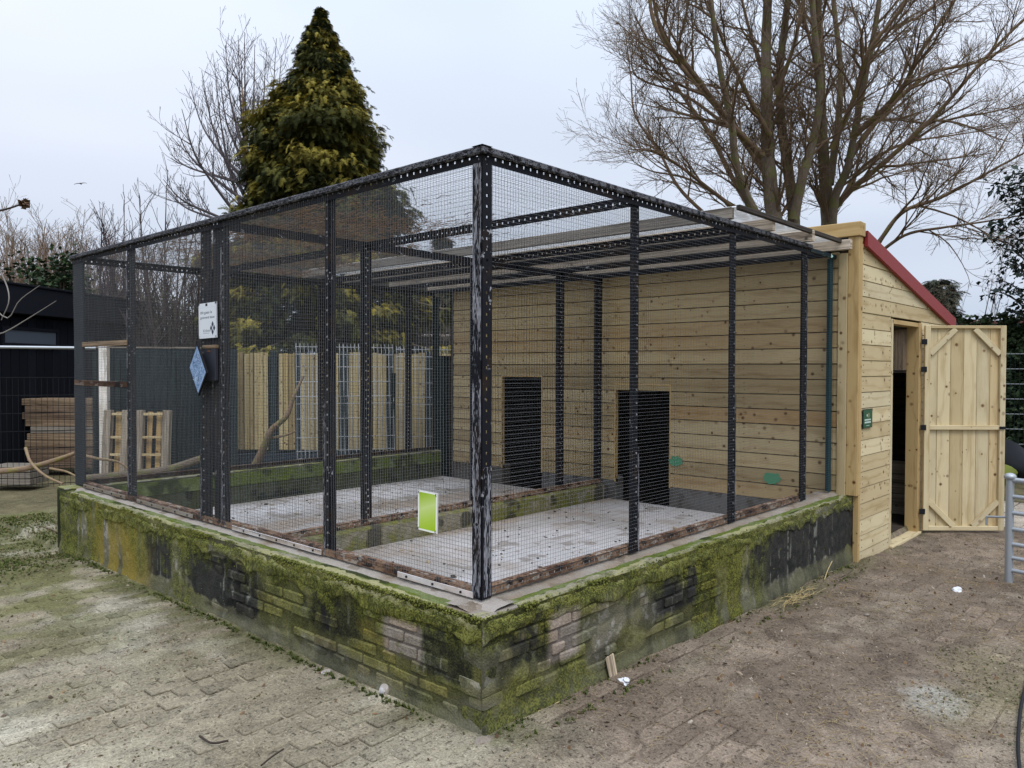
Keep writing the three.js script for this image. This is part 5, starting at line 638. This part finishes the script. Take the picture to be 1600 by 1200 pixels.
{ // leafy growth: clusters of small leaves on twigs
  const leaf = (() => { const g = new THREE.BufferGeometry(); g.setAttribute('position', new THREE.Float32BufferAttribute([0, 0, 0, -0.35, 0.12, 0.45, 0, -0.04, 0.5, 0.35, 0.12, 0.45, 0, 0, 1], 3)); g.setIndex([0, 2, 1, 0, 3, 2, 1, 2, 4, 2, 3, 4]); g.computeVertexNormals(); g.setAttribute('uv', new THREE.Float32BufferAttribute(new Float32Array(10), 2)); return g; })();
  const leafMat = (rough) => std({ color: lin(1, 1, 1), roughness: rough, side: THREE.DoubleSide });
  function leafy(name, label, category, base, n, size, inside, cols, seed, extra) { const r = rng(seed), t = thing(name, label, category, [base.x, base.y, base.z]), im = new THREE.InstancedMesh(leaf, leafMat(0.55), n), m = new THREE.Matrix4(), q = new THREE.Quaternion(), e = new THREE.Euler(); for (let i = 0; i < n; i++) { const p = inside(r), k = size * r.r(0.6, 1.3); e.set(r.r(-1.6, 0.7), r() * 6.28, r.n()); m.compose(p, q.setFromEuler(e), V(k, k, k)); im.setMatrixAt(i, m); const f = r(); im.setColorAt(i, lin(...mix3(cols[0], cols[1], f * f))); } im.name = 'crown'; t.add(im); if (extra) extra(t, r); return t; }
  const stemOf = (h, r0, mat = M.bark) => (t) => { const mb = new MB(); mb.tube(curve([V(0, 0, 0), V(0.05, h * 0.5, 0.03), V(-0.03, h, 0)], 8), 0.06, 7); part('trunk', mb.geo(), mat, t); };
  { const b = flat(at(96, 575, 17.5), 0), cl = rng(2), C = Array.from({ length: 46 }, () => V(cl.n() * 0.85, 3.5 + cl.n() * 0.9, cl.n() * 0.8)); leafy('holly_bush', 'dark green glossy leafed bush above the roof of the black building', 'bush', b, 1700, 0.11, (r) => r.pick(C).clone().add(V(r.n(), r.n(), r.n()).multiplyScalar(0.28)), [[0.012, 0.025, 0.012], [0.06, 0.1, 0.035]], 81, (t, r) => { const mb = new MB(); for (const c of C) mb.tube(curve([V(0, 0.3, 0), V(c.x * 0.4, c.y * 0.6, c.z * 0.4), c], 6), 0.02, 5); part('trunk', mb.geo(), M.twig, t); }); }
  { const b = flat(at(275, 575, 17.8), 0); leafy('olive_bush', 'olive green leafy bush behind the tangled twigs left of the door posts', 'bush', b, 5200, 0.075, (r) => { const a = r() * 6.28, q = Math.sqrt(r()) * 1.25; return V(Math.cos(a) * q, r.r(0.6, 3.5) * (1 - 0.3 * q / 1.3), Math.sin(a) * q); }, [[0.035, 0.045, 0.015], [0.15, 0.155, 0.05]], 82, stemOf(2.2, 0.05)); }
  { // ivy hedge on the right
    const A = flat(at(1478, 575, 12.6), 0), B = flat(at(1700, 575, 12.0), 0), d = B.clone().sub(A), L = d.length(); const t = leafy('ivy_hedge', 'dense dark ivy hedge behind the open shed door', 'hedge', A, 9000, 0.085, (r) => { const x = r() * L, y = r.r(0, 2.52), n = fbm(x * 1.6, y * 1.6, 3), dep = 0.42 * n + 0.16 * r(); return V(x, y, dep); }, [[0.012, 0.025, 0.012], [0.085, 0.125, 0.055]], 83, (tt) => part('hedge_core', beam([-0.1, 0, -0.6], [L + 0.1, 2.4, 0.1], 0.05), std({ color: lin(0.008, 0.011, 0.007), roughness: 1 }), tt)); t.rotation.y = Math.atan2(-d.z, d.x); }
  { // evergreen at the right edge
    const b = flat(at(1618, 575, 11.5), 0), cl = rng(12), C = []; for (let i = 0; i < 70; i++) { const y = cl.r(2.5, 4.6); C.push(V(cl.n() * 0.62, y + cl.n() * 0.1, cl.n() * 0.62)); } leafy('evergreen_tree', 'loose leaved dark evergreen tree at the right edge above the hedge', 'tree', b, 1500, 0.1, (r) => r.pick(C).clone().add(V(r.n(), r.n() * 0.6, r.n()).multiplyScalar(0.2)), [[0.012, 0.02, 0.02], [0.05, 0.07, 0.05]], 84, (t) => { const mb = new MB(); mb.tube(curve([V(0.3, 0, 0), V(0.2, 2, 0), V(0.1, 4.5, 0)], 8), 0.06, 7); for (const c of C) mb.tube(curve([V(0.2, c.y - 0.6, 0), V(c.x * 0.5, c.y - 0.15, c.z * 0.5), c], 5), 0.009, 4); part('trunk', mb.geo(), M.twig, t); }); }
}
{ // conifers: drooping flat sprays
  const spray = (() => { const r = rng(9), mb = new MB(); const blade = (x, y, z, dx, dy, dz, w) => { const px = -dz, pz = dx, l = Math.hypot(px, pz) || 1, a = w * px / l, c = w * pz / l; const b = mb.v; mb.vert(x - a, y, z - c, 0, 1, 0); mb.vert(x + a, y, z + c, 0, 1, 0); mb.vert(x + dx, y + dy, z + dz, 0, 1, 0); mb.i.push(b, b + 1, b + 2); };
    for (let k = 0; k < 9; k++) { const f = k / 9, z = f, y = -0.45 * f * f; blade(0, y, z, r.n() * 0.05, -0.12 * f - 0.03, 0.22, 0.035); for (const s of [-1, 1]) { const l = 0.42 * (1 - 0.65 * f) * r.r(0.7, 1.2); blade(0, y, z, s * l, -0.12 * l - 0.08 * f + r.n() * 0.08, l * 0.75, 0.045); blade(s * l * 0.4, y - 0.04, z + l * 0.3, s * l * 0.3 + r.n() * 0.06, -0.1, l * 0.75, 0.03); blade(s * l * 0.55, y - 0.05, z + l * 0.42, s * l * 0.55, -0.12 + r.n() * 0.05, l * 0.25, 0.03); } } const g = mb.geo(); g.computeVertexNormals(); return g; })();
  const foliage = std({ color: lin(1, 1, 1), roughness: 0.9, side: THREE.DoubleSide });
  function conifer(name, label, base, h, rOf, clumps, per, size, cols, seed, y0 = 0.3) {
    const r = rng(seed), t = thing(name, label, 'tree', [base.x, 0, base.z]), tk = new MB(); tk.tube(curve([V(0, 0, 0), V(0.06, h * 0.4, 0), V(-0.02, h * 0.97, 0)], 10), curve([V(0, 0, 0), V(0, 0, 1)], 10).map((_, i) => 0.2 * (1 - i / 10.6) * h / 8), 9); const im = new THREE.InstancedMesh(spray, foliage, clumps * per), m = new THREE.Matrix4(), q = new THREE.Quaternion(), e = new THREE.Euler(); let n = 0;
    for (let c = 0; c < clumps; c++) { const f = Math.pow(r(), 0.8), y = lerp(y0, h, 1 - Math.pow(1 - f, 1.2)) , a = r() * 6.283, R = rOf(y / h) * (0.45 + 1.0 * fbm(a * 1.6 + seed, y * 2.6, 2)), rr = R * Math.pow(r.r(0.3, 1), 0.45) * (r() < 0.12 ? 1.2 : 1), tip = V(Math.cos(a) * rr, y, Math.sin(a) * rr), gold = sst(0.25, 0.9, r() * 0.75 + 0.4 * rr / (R + 0.01) - 0.05);
      if (r() < 0.5) tk.tube([V(0, y + rr * 0.15, 0), tip.clone().multiplyScalar(0.55).setY(y + rr * 0.12), tip], 0.018, 4);
      const cs = lerp(0.85, 1.25, r()), spread = 0.27 * cs * clamp(R + 0.15, 0.16, 1);
      for (let k = 0; k < per; k++) { const p = tip.clone().add(V(r.n() * spread, r.n() * spread * 0.62, r.n() * spread)), b = a + r.n() * 1.3, s = size * r.r(0.22, 0.5) * clamp(0.45 + R * 0.5, 0.4, 1); e.set(r.r(-0.35, 0.95), Math.PI / 2 - b, r.n() * 0.7, 'YXZ'); m.compose(p, q.setFromEuler(e), V(s, s, s)); im.setMatrixAt(n, m); const up = clamp(0.5 + (p.y - tip.y) / (spread + 0.01)); const g2 = clamp(gold * (0.35 + 0.8 * up) + r.n() * 0.16); im.setColorAt(n++, lin(...mix3(mix3(cols[0], cols[1], clamp(g2 * 2)), cols[2], clamp(g2 * 2 - 1)))); } }
    im.name = 'crown'; part('trunk', tk.geo(), M.bark, t); t.add(im); return t;
  }
  const PK = [[0, 1.95], [0.25, 2.02], [0.42, 1.7], [0.52, 1.32], [0.595, 1.17], [0.69, 1.03], [0.8, 0.64], [0.87, 0.42], [0.925, 0.24], [0.97, 0.08], [1, 0.01]]; const prof = (k) => { for (let i = 1; i < PK.length; i++) if (k <= PK[i][0]) return lerp(PK[i - 1][1], PK[i][1], (k - PK[i - 1][0]) / (PK[i][0] - PK[i - 1][0])); return 0.02; };
  conifer('conifer', 'dense dark green conifer with golden tips behind the cage', flat(at(503, 575, 15), 0), 8.5, prof, 900, 110, 0.37, [[0.026, 0.035, 0.014], [0.105, 0.106, 0.026], [0.34, 0.28, 0.056]], 91);
  conifer('conifer', 'distant dark conifer seen through the roof mesh of the cage', flat(at(690, 575, 32), 0), 7.0, (k) => 1.5 * (1.05 - k), 90, 24, 1.6, [[0.02, 0.028, 0.02], [0.05, 0.055, 0.03], [0.08, 0.08, 0.045]], 92, 2);
  conifer('conifer', 'distant dark pine beyond the red roof edge', flat(at(1466, 575, 30), 0), 5.1, (k) => 1.3 * (1.0 - 0.75 * k), 80, 22, 1.3, [[0.05, 0.058, 0.048], [0.09, 0.095, 0.07], [0.14, 0.13, 0.09]], 93, 1.5);
}
shrub('distant_bare_tree', 'small distant bare tree beyond the shed, right of the dark pine', 1530, 30, 5.6, 1.7, 18, [0.17, 0.15, 0.15], 94, { dens: [2, 2.6, 2.5], len: [1.1, 0.5, 0.3], r0: 0.06, up: 0.7, rad: [0.03, 0.016, 0.01] });
shrub('bare_shrub', 'bare twigs and undergrowth behind the board fence near the shed', 690, 15.5, 3.4, 1.2, 18, [0.15, 0.125, 0.1], 95, { up: 0.3 });

// ---------------------------------------------------------------- litter and small things
{
  const r = rng(55), m = new THREE.Matrix4(), q = new THREE.Quaternion(), e = new THREE.Euler(), G = M.groundHeight;
  const inst = (name, label, geo, mat, list, kind = 'stuff') => { const im = new THREE.InstancedMesh(geo, mat, list.length); list.forEach(([p, rot, s, c], i) => { m.compose(p, q.setFromEuler(e.set(...rot)), s); im.setMatrixAt(i, m); im.setColorAt(i, lin(...c)); }); im.name = uniq(name); scene.add(im); tag(im, label, null, null, kind); };
  const free = (x, z) => !(x > -0.16 && x < 8 && z < 0.17 && z > -5.4) && inFrame(x, 0, z, 0.03) && !(x > 5.3 && z < 0.3);
  const rnd = (x0, x1, z0, z1, ok) => { for (let t = 0; t < 400; t++) { const x = r.r(x0, x1), z = r.r(z0, z1); if (free(x, z) && ok(x, z)) return [x, z]; } return null; };
  const white = std({ color: lin(1, 1, 1), roughness: 0.95, side: THREE.DoubleSide });
  { const list = []; for (let i = 0; i < 5200; i++) { const p = rnd(-4, 6.5, -4.5, 3, (x, z) => r() < 0.35 + 0.65 * soilness(x, z)); if (!p) continue; const s = r.r(0.0015, 0.0055) * (r() < 0.04 ? 2.2 : 1); const d = r(); list.push([V(p[0], G(...p) + s * 0.4, p[1]), [r() * 6, r() * 6, r() * 6], V(s * r.r(1, 1.8), s * 0.7, s), d < 0.5 ? [0.14, 0.105, 0.08] : d < 0.9 ? [0.3, 0.24, 0.18] : [0.42, 0.37, 0.3]]); } inst('gravel', 'crumbs of soil and grit scattered over the ground', new THREE.IcosahedronGeometry(1, 0), white, list); }
  const strawG = (() => { const g = new THREE.BoxGeometry(1, 0.02, 0.03, 3, 1, 1), P = g.attributes.position; for (let i = 0; i < P.count; i++) P.setY(i, P.getY(i) + 0.07 * Math.cos(P.getX(i) * 3)); return g; })();
  { const list = []; for (let i = 0; i < 2400; i++) { const p = rnd(-0.2, 6.5, 0.17, 3, (x, z) => r() < soilness(x, z) * (0.25 + 0.75 * sst(0.45, 0.6, fbm(x * 1.5, z * 1.5 + 4, 2)))); if (!p) continue; const s = r.r(0.025, 0.085); list.push([V(p[0], G(...p) + 0.003, p[1]), [r.n() * 0.15, r() * 6.28, r.n() * 0.12], V(s, 0.06, 0.05), mix3([0.4, 0.31, 0.16], [0.24, 0.18, 0.11], r())]); } for (let i = 0; i < 70; i++) { const x = 2.6 + r.n() * 0.35 + 0.4, z = 0.27 + r.n() * 0.07, s = r.r(0.06, 0.2); list.push([V(x, G(x, z) + 0.008 + 0.02 * r(), z), [r.n() * 0.3, r.n() * 0.7, r.n() * 0.3], V(s, 0.08, 0.07), [0.5, 0.39, 0.19]]); } inst('straw', 'thin straw stems strewn over the brown earth', strawG, white, list); }
  const tuft = (() => { const mb = new MB(), rr = rng(7); for (let b = 0; b < 11; b++) { const a = rr() * 6.28, l = rr.r(0.5, 1), lean = rr.r(0.2, 0.75), dx = Math.cos(a) * lean, dz = Math.sin(a) * lean, px = -Math.sin(a) * 0.06, pz = Math.cos(a) * 0.06, ox = rr.n() * 0.3, oz = rr.n() * 0.3, o = mb.v; mb.vert(ox - px, 0, oz - pz, dx, 0.6, dz); mb.vert(ox + px, 0, oz + pz, dx, 0.6, dz); mb.vert(ox + dx * l * 0.4 - px * 0.7, l * 0.6, oz + dz * l * 0.4 - pz * 0.7, dx, 0.6, dz); mb.vert(ox + dx * l * 0.4 + px * 0.7, l * 0.6, oz + dz * l * 0.4 + pz * 0.7, dx, 0.6, dz); mb.vert(ox + dx * l, l * 0.85, oz + dz * l, dx, 0.8, dz); mb.i.push(o, o + 1, o + 3, o, o + 3, o + 2, o + 2, o + 3, o + 4); } return mb.geo(); })();
  { const list = []; const add = (x, z, s, c) => list.push([V(x, G(x, z) - 0.004, z), [r.n() * 0.2, r() * 6.28, r.n() * 0.2], V(s * 1.1, s, s * 1.1), c]); const col = () => mix3([0.06, 0.1, 0.018], [0.2, 0.23, 0.055], r());
    for (let i = 0; i < 5200; i++) { const p = rnd(-4.4, 3.4, -7.2, 3, (x, z) => r() < grassy(x, z)); if (p) add(p[0], p[1], p[0] > 0.3 ? r.r(0.008, 0.022) : r.r(0.014, 0.036), r() < (p[0] > 0.3 ? 0.55 : 0.25) ? [0.36, 0.29, 0.16] : col()); }
    for (let i = 0; i < 800; i++) { const z = r.r(-5.2, 0.1), x = -0.19 - Math.abs(r.n()) * 0.05; if (fbm(z * 2.4 + 3, 2, 2) < 0.47 && r() < 0.85) continue; add(x, z, r.r(0.012, 0.034), col()); } for (let i = 0; i < 700; i++) { const x = r.r(-0.1, 4.3), z = 0.18 + Math.abs(r.n()) * 0.06 + (r() < 0.3 ? 0.13 : 0); if (fbm(x * 2.1 + 30, 4, 2) < 0.5 && r() < 0.88) continue; add(x, z, r.r(0.01, 0.032), col()); }
    for (let c = 0; c < 26; c++) { const p = rnd(-3, -0.3, -3.5, 1.6, () => true); if (p) for (let k = 0; k < 14; k++) add(p[0] + r.n() * 0.12, p[1] + r.n() * 0.04, r.r(0.008, 0.02), mix3([0.1, 0.12, 0.03], [0.25, 0.22, 0.08], r())); }
    inst('grass', 'short tufts of grass and moss along the wall and on the bare ground', tuft, white, list); }
  { const list = []; for (let i = 0; i < 700; i++) { const x = r.r(0.15, 4.3), z = r.r(-5.0, -0.2); if (z < -2.36 && z > -2.66) continue; const s = r.r(0.003, 0.012) * (r() < 0.05 ? 2 : 1), y = z < -2.5 ? 0.25 : 0.262; list.push([V(x, y + s * 0.3, z), [r() * 0.4, r() * 6, 0], V(s * r.r(1, 2), s * 0.5, s), r() < 0.6 ? [0.06, 0.05, 0.04] : mix3([0.45, 0.4, 0.32], [0.3, 0.22, 0.12], r())]); } inst('droppings', 'droppings, seeds and bits of straw on the cage floor', new THREE.IcosahedronGeometry(1, 0), white, list); }
  { const list = []; for (let i = 0; i < 260; i++) { const p = rnd(-3.5, 5, -4, 2.8, () => true); if (!p) continue; const s = r.r(0.012, 0.035); list.push([V(p[0], G(...p) + 0.004, p[1]), [-1.57 + r.n() * 0.4, r() * 6, r.n() * 0.4], V(s, s, s), mix3([0.1, 0.06, 0.035], [0.27, 0.17, 0.09], r())]); } const g = new THREE.CircleGeometry(0.5, 7), P = g.attributes.position; for (let i = 0; i < P.count; i++) P.setXYZ(i, P.getX(i), P.getY(i) * 0.6, 0.2 * Math.pow(P.getX(i), 2)); g.computeVertexNormals(); inst('dead_leaves', 'small dead leaves and bark chips scattered on the ground', g, white, list); }
  // counted litter
  const lump = (name, label, category, u, v, dep, size, mat, seed, rough = 0.5, sq = [1, 0.6, 1]) => { const g = new THREE.IcosahedronGeometry(1, 4), P = g.attributes.position; for (let i = 0; i < P.count; i++) { const x = P.getX(i), y = P.getY(i), z = P.getZ(i), k = 1 + rough * (fbm(x * 1.7 + seed, y * 1.7 + z * 1.3 + seed, 3) - 0.5) * 2; P.setXYZ(i, x * k * size * sq[0], y * k * size * sq[1], z * k * size * sq[2]); } g.computeVertexNormals(); const p = at(u, v, dep), d = p.clone().sub(EYE), t = (G(p.x, p.z) + size * sq[1] * 0.4 - EYE.y) / d.y, c = EYE.clone().addScaledVector(d, t); const o = part(name, boxUV(g, 'x', [1, 1]), mat, scene); o.position.copy(c); tag(o, label, category); };
  const bag = std({ color: lin(0.72, 0.74, 0.78), roughness: 0.4 });
  lump('plastic_scrap', 'crumpled white plastic scrap lying on the brown earth before the open door', 'litter', 1497, 921, 5.9, 0.037, bag, 3, 0.6, [1.2, 0.7, 0.9]); lump('paper_scrap', 'crumpled white tissue on the ground right of the leaning wood chip', 'litter', 976, 1064, 4.2, 0.024, bag, 8, 0.8, [1.2, 0.7, 1]); lump('stone', 'rounded grey stone against the foot of the left wall', 'stone', 602, 1079, 4.0, 0.036, M.concrete, 5, 0.25, [1, 0.85, 0.9]); lump('stone', 'small white pebble beside the crumpled tissue', 'stone', 956, 1074, 4.1, 0.009, bag, 15, 0.3, [1, 0.8, 1]); lump('stone', 'pale flat stone at the foot of the left wall, left of the rounded stone', 'stone', 510, 1050, 4.3, 0.026, M.concrete, 25, 0.35, [1.3, 0.4, 0.9]); lump('stone', 'flat pale mortar fragment lying in front of the wall corner', 'stone', 755, 1158, 3.6, 0.034, M.screed, 35, 0.4, [1.5, 0.35, 0.9]); lump('stone', 'small pale pebble on the earth in the middle of the yard', 'stone', 1355, 960, 5.4, 0.017, M.screed, 45, 0.4, [1.5, 0.4, 0.9]);
  { const p = V(0.86, 0.0, 0.2), g = chamfer(0.062, 0.125, 0.014, 0.004, 0.004, r); boxUV(g, 'y', [2.4, 0.6]); const o = part('wood_chip', g, std({ map: greyC, color: lin(1.9, 1.75, 1.5), roughness: 0.9 }), scene); o.position.set(0.8, G(0.8, 0.2) + 0.055, 0.178); o.rotation.set(-0.18, 0, 0.06); tag(o, 'pale broken wood chip leaning upright against the foot of the right wall', 'wood chip'); }
  { const mb = new MB(), P = (u, v, d) => { const p = at(u, v, d), k = p.clone().sub(EYE); return EYE.clone().addScaledVector(k, (G(p.x, p.z) + 0.012 - EYE.y) / k.y); }; mb.tube(curve([P(1606, 1060, 4), P(1596, 1100, 4), P(1591, 1150, 4), P(1592, 1190, 4), P(1600, 1240, 4), P(1615, 1290, 4)], 30), 0.008, 7); tag(part('garden_hose', mb.geo(), M.darkMetal, scene), 'thin black cable lying on the earth at the lower right edge', 'cable'); 
    const tw = (label, a, rad, mat) => { const t = new MB(); t.tube(curve(a, 12), rad, 5); tag(part('twig', t.geo(), mat, scene), label, 'twig'); }; tw('small crooked dark twig on the paving at the bottom left', [P(312, 1150, 4), P(333, 1161, 4), P(357, 1157, 4)], 0.005, M.twig); tw('thin dark twig near the bottom edge left of the middle', [P(408, 1196, 4), P(425, 1182, 4), P(443, 1170, 4)], 0.004, M.twig); tw('long pale straw stalk at the foot of the right wall', [P(840, 1112, 3.8), P(858, 1105, 3.8), P(874, 1096, 3.8)], 0.0035, std({ color: lin(0.42, 0.33, 0.17), roughness: 0.9 })); tw('pale straw stalk sticking up near the end of the plinth', [P(1288, 906, 6), P(1294, 895, 6.0).add(V(0, 0.03, 0)), P(1300, 890, 6.0).add(V(0, 0.07, 0))], 0.004, std({ color: lin(0.5, 0.4, 0.2), roughness: 0.9 })); }
  { // a bird high up on the left
    const p = at(126, 287, 40), g = new THREE.BufferGeometry(), pts = [], idx = [], N = 16, K = 8; for (let i = 0; i <= N; i++) { const s = i / N * 2 - 1, a = Math.abs(s), cx = s * 0.3, cy = 0.10 * a - 0.12 * a * a + (a < 0.12 ? 0.0 : 0), ch = 0.075 * (1 - a * 0.85) + (a < 0.12 ? 0.09 : 0), th = 0.012 + (a < 0.14 ? 0.03 : 0) * (1 - a / 0.14), bz = 0.05 * a; for (let k = 0; k < K; k++) { const q = k / K * 6.283; pts.push(cx, cy + Math.sin(q) * th, bz + Math.cos(q) * ch); } } for (let i = 0; i < N; i++) for (let k = 0; k < K; k++) { const a = i * K + k, b = i * K + (k + 1) % K; idx.push(a, b, b + K, a, b + K, a + K); } g.setAttribute('position', new THREE.Float32BufferAttribute(pts, 3)); g.setIndex(idx); g.computeVertexNormals(); const o = part('bird', g, std({ color: lin(0.16, 0.16, 0.18), roughness: 0.9 }), scene); o.position.copy(p); o.rotation.y = -0.6; o.rotation.z = 0.15; tag(o, 'small grey bird gliding high in the sky at the left', 'bird'); }
}
scene.traverse((o) => { if (o.isMesh) { o.castShadow = true; o.receiveShadow = true; } });
renderer.render(scene, camera);
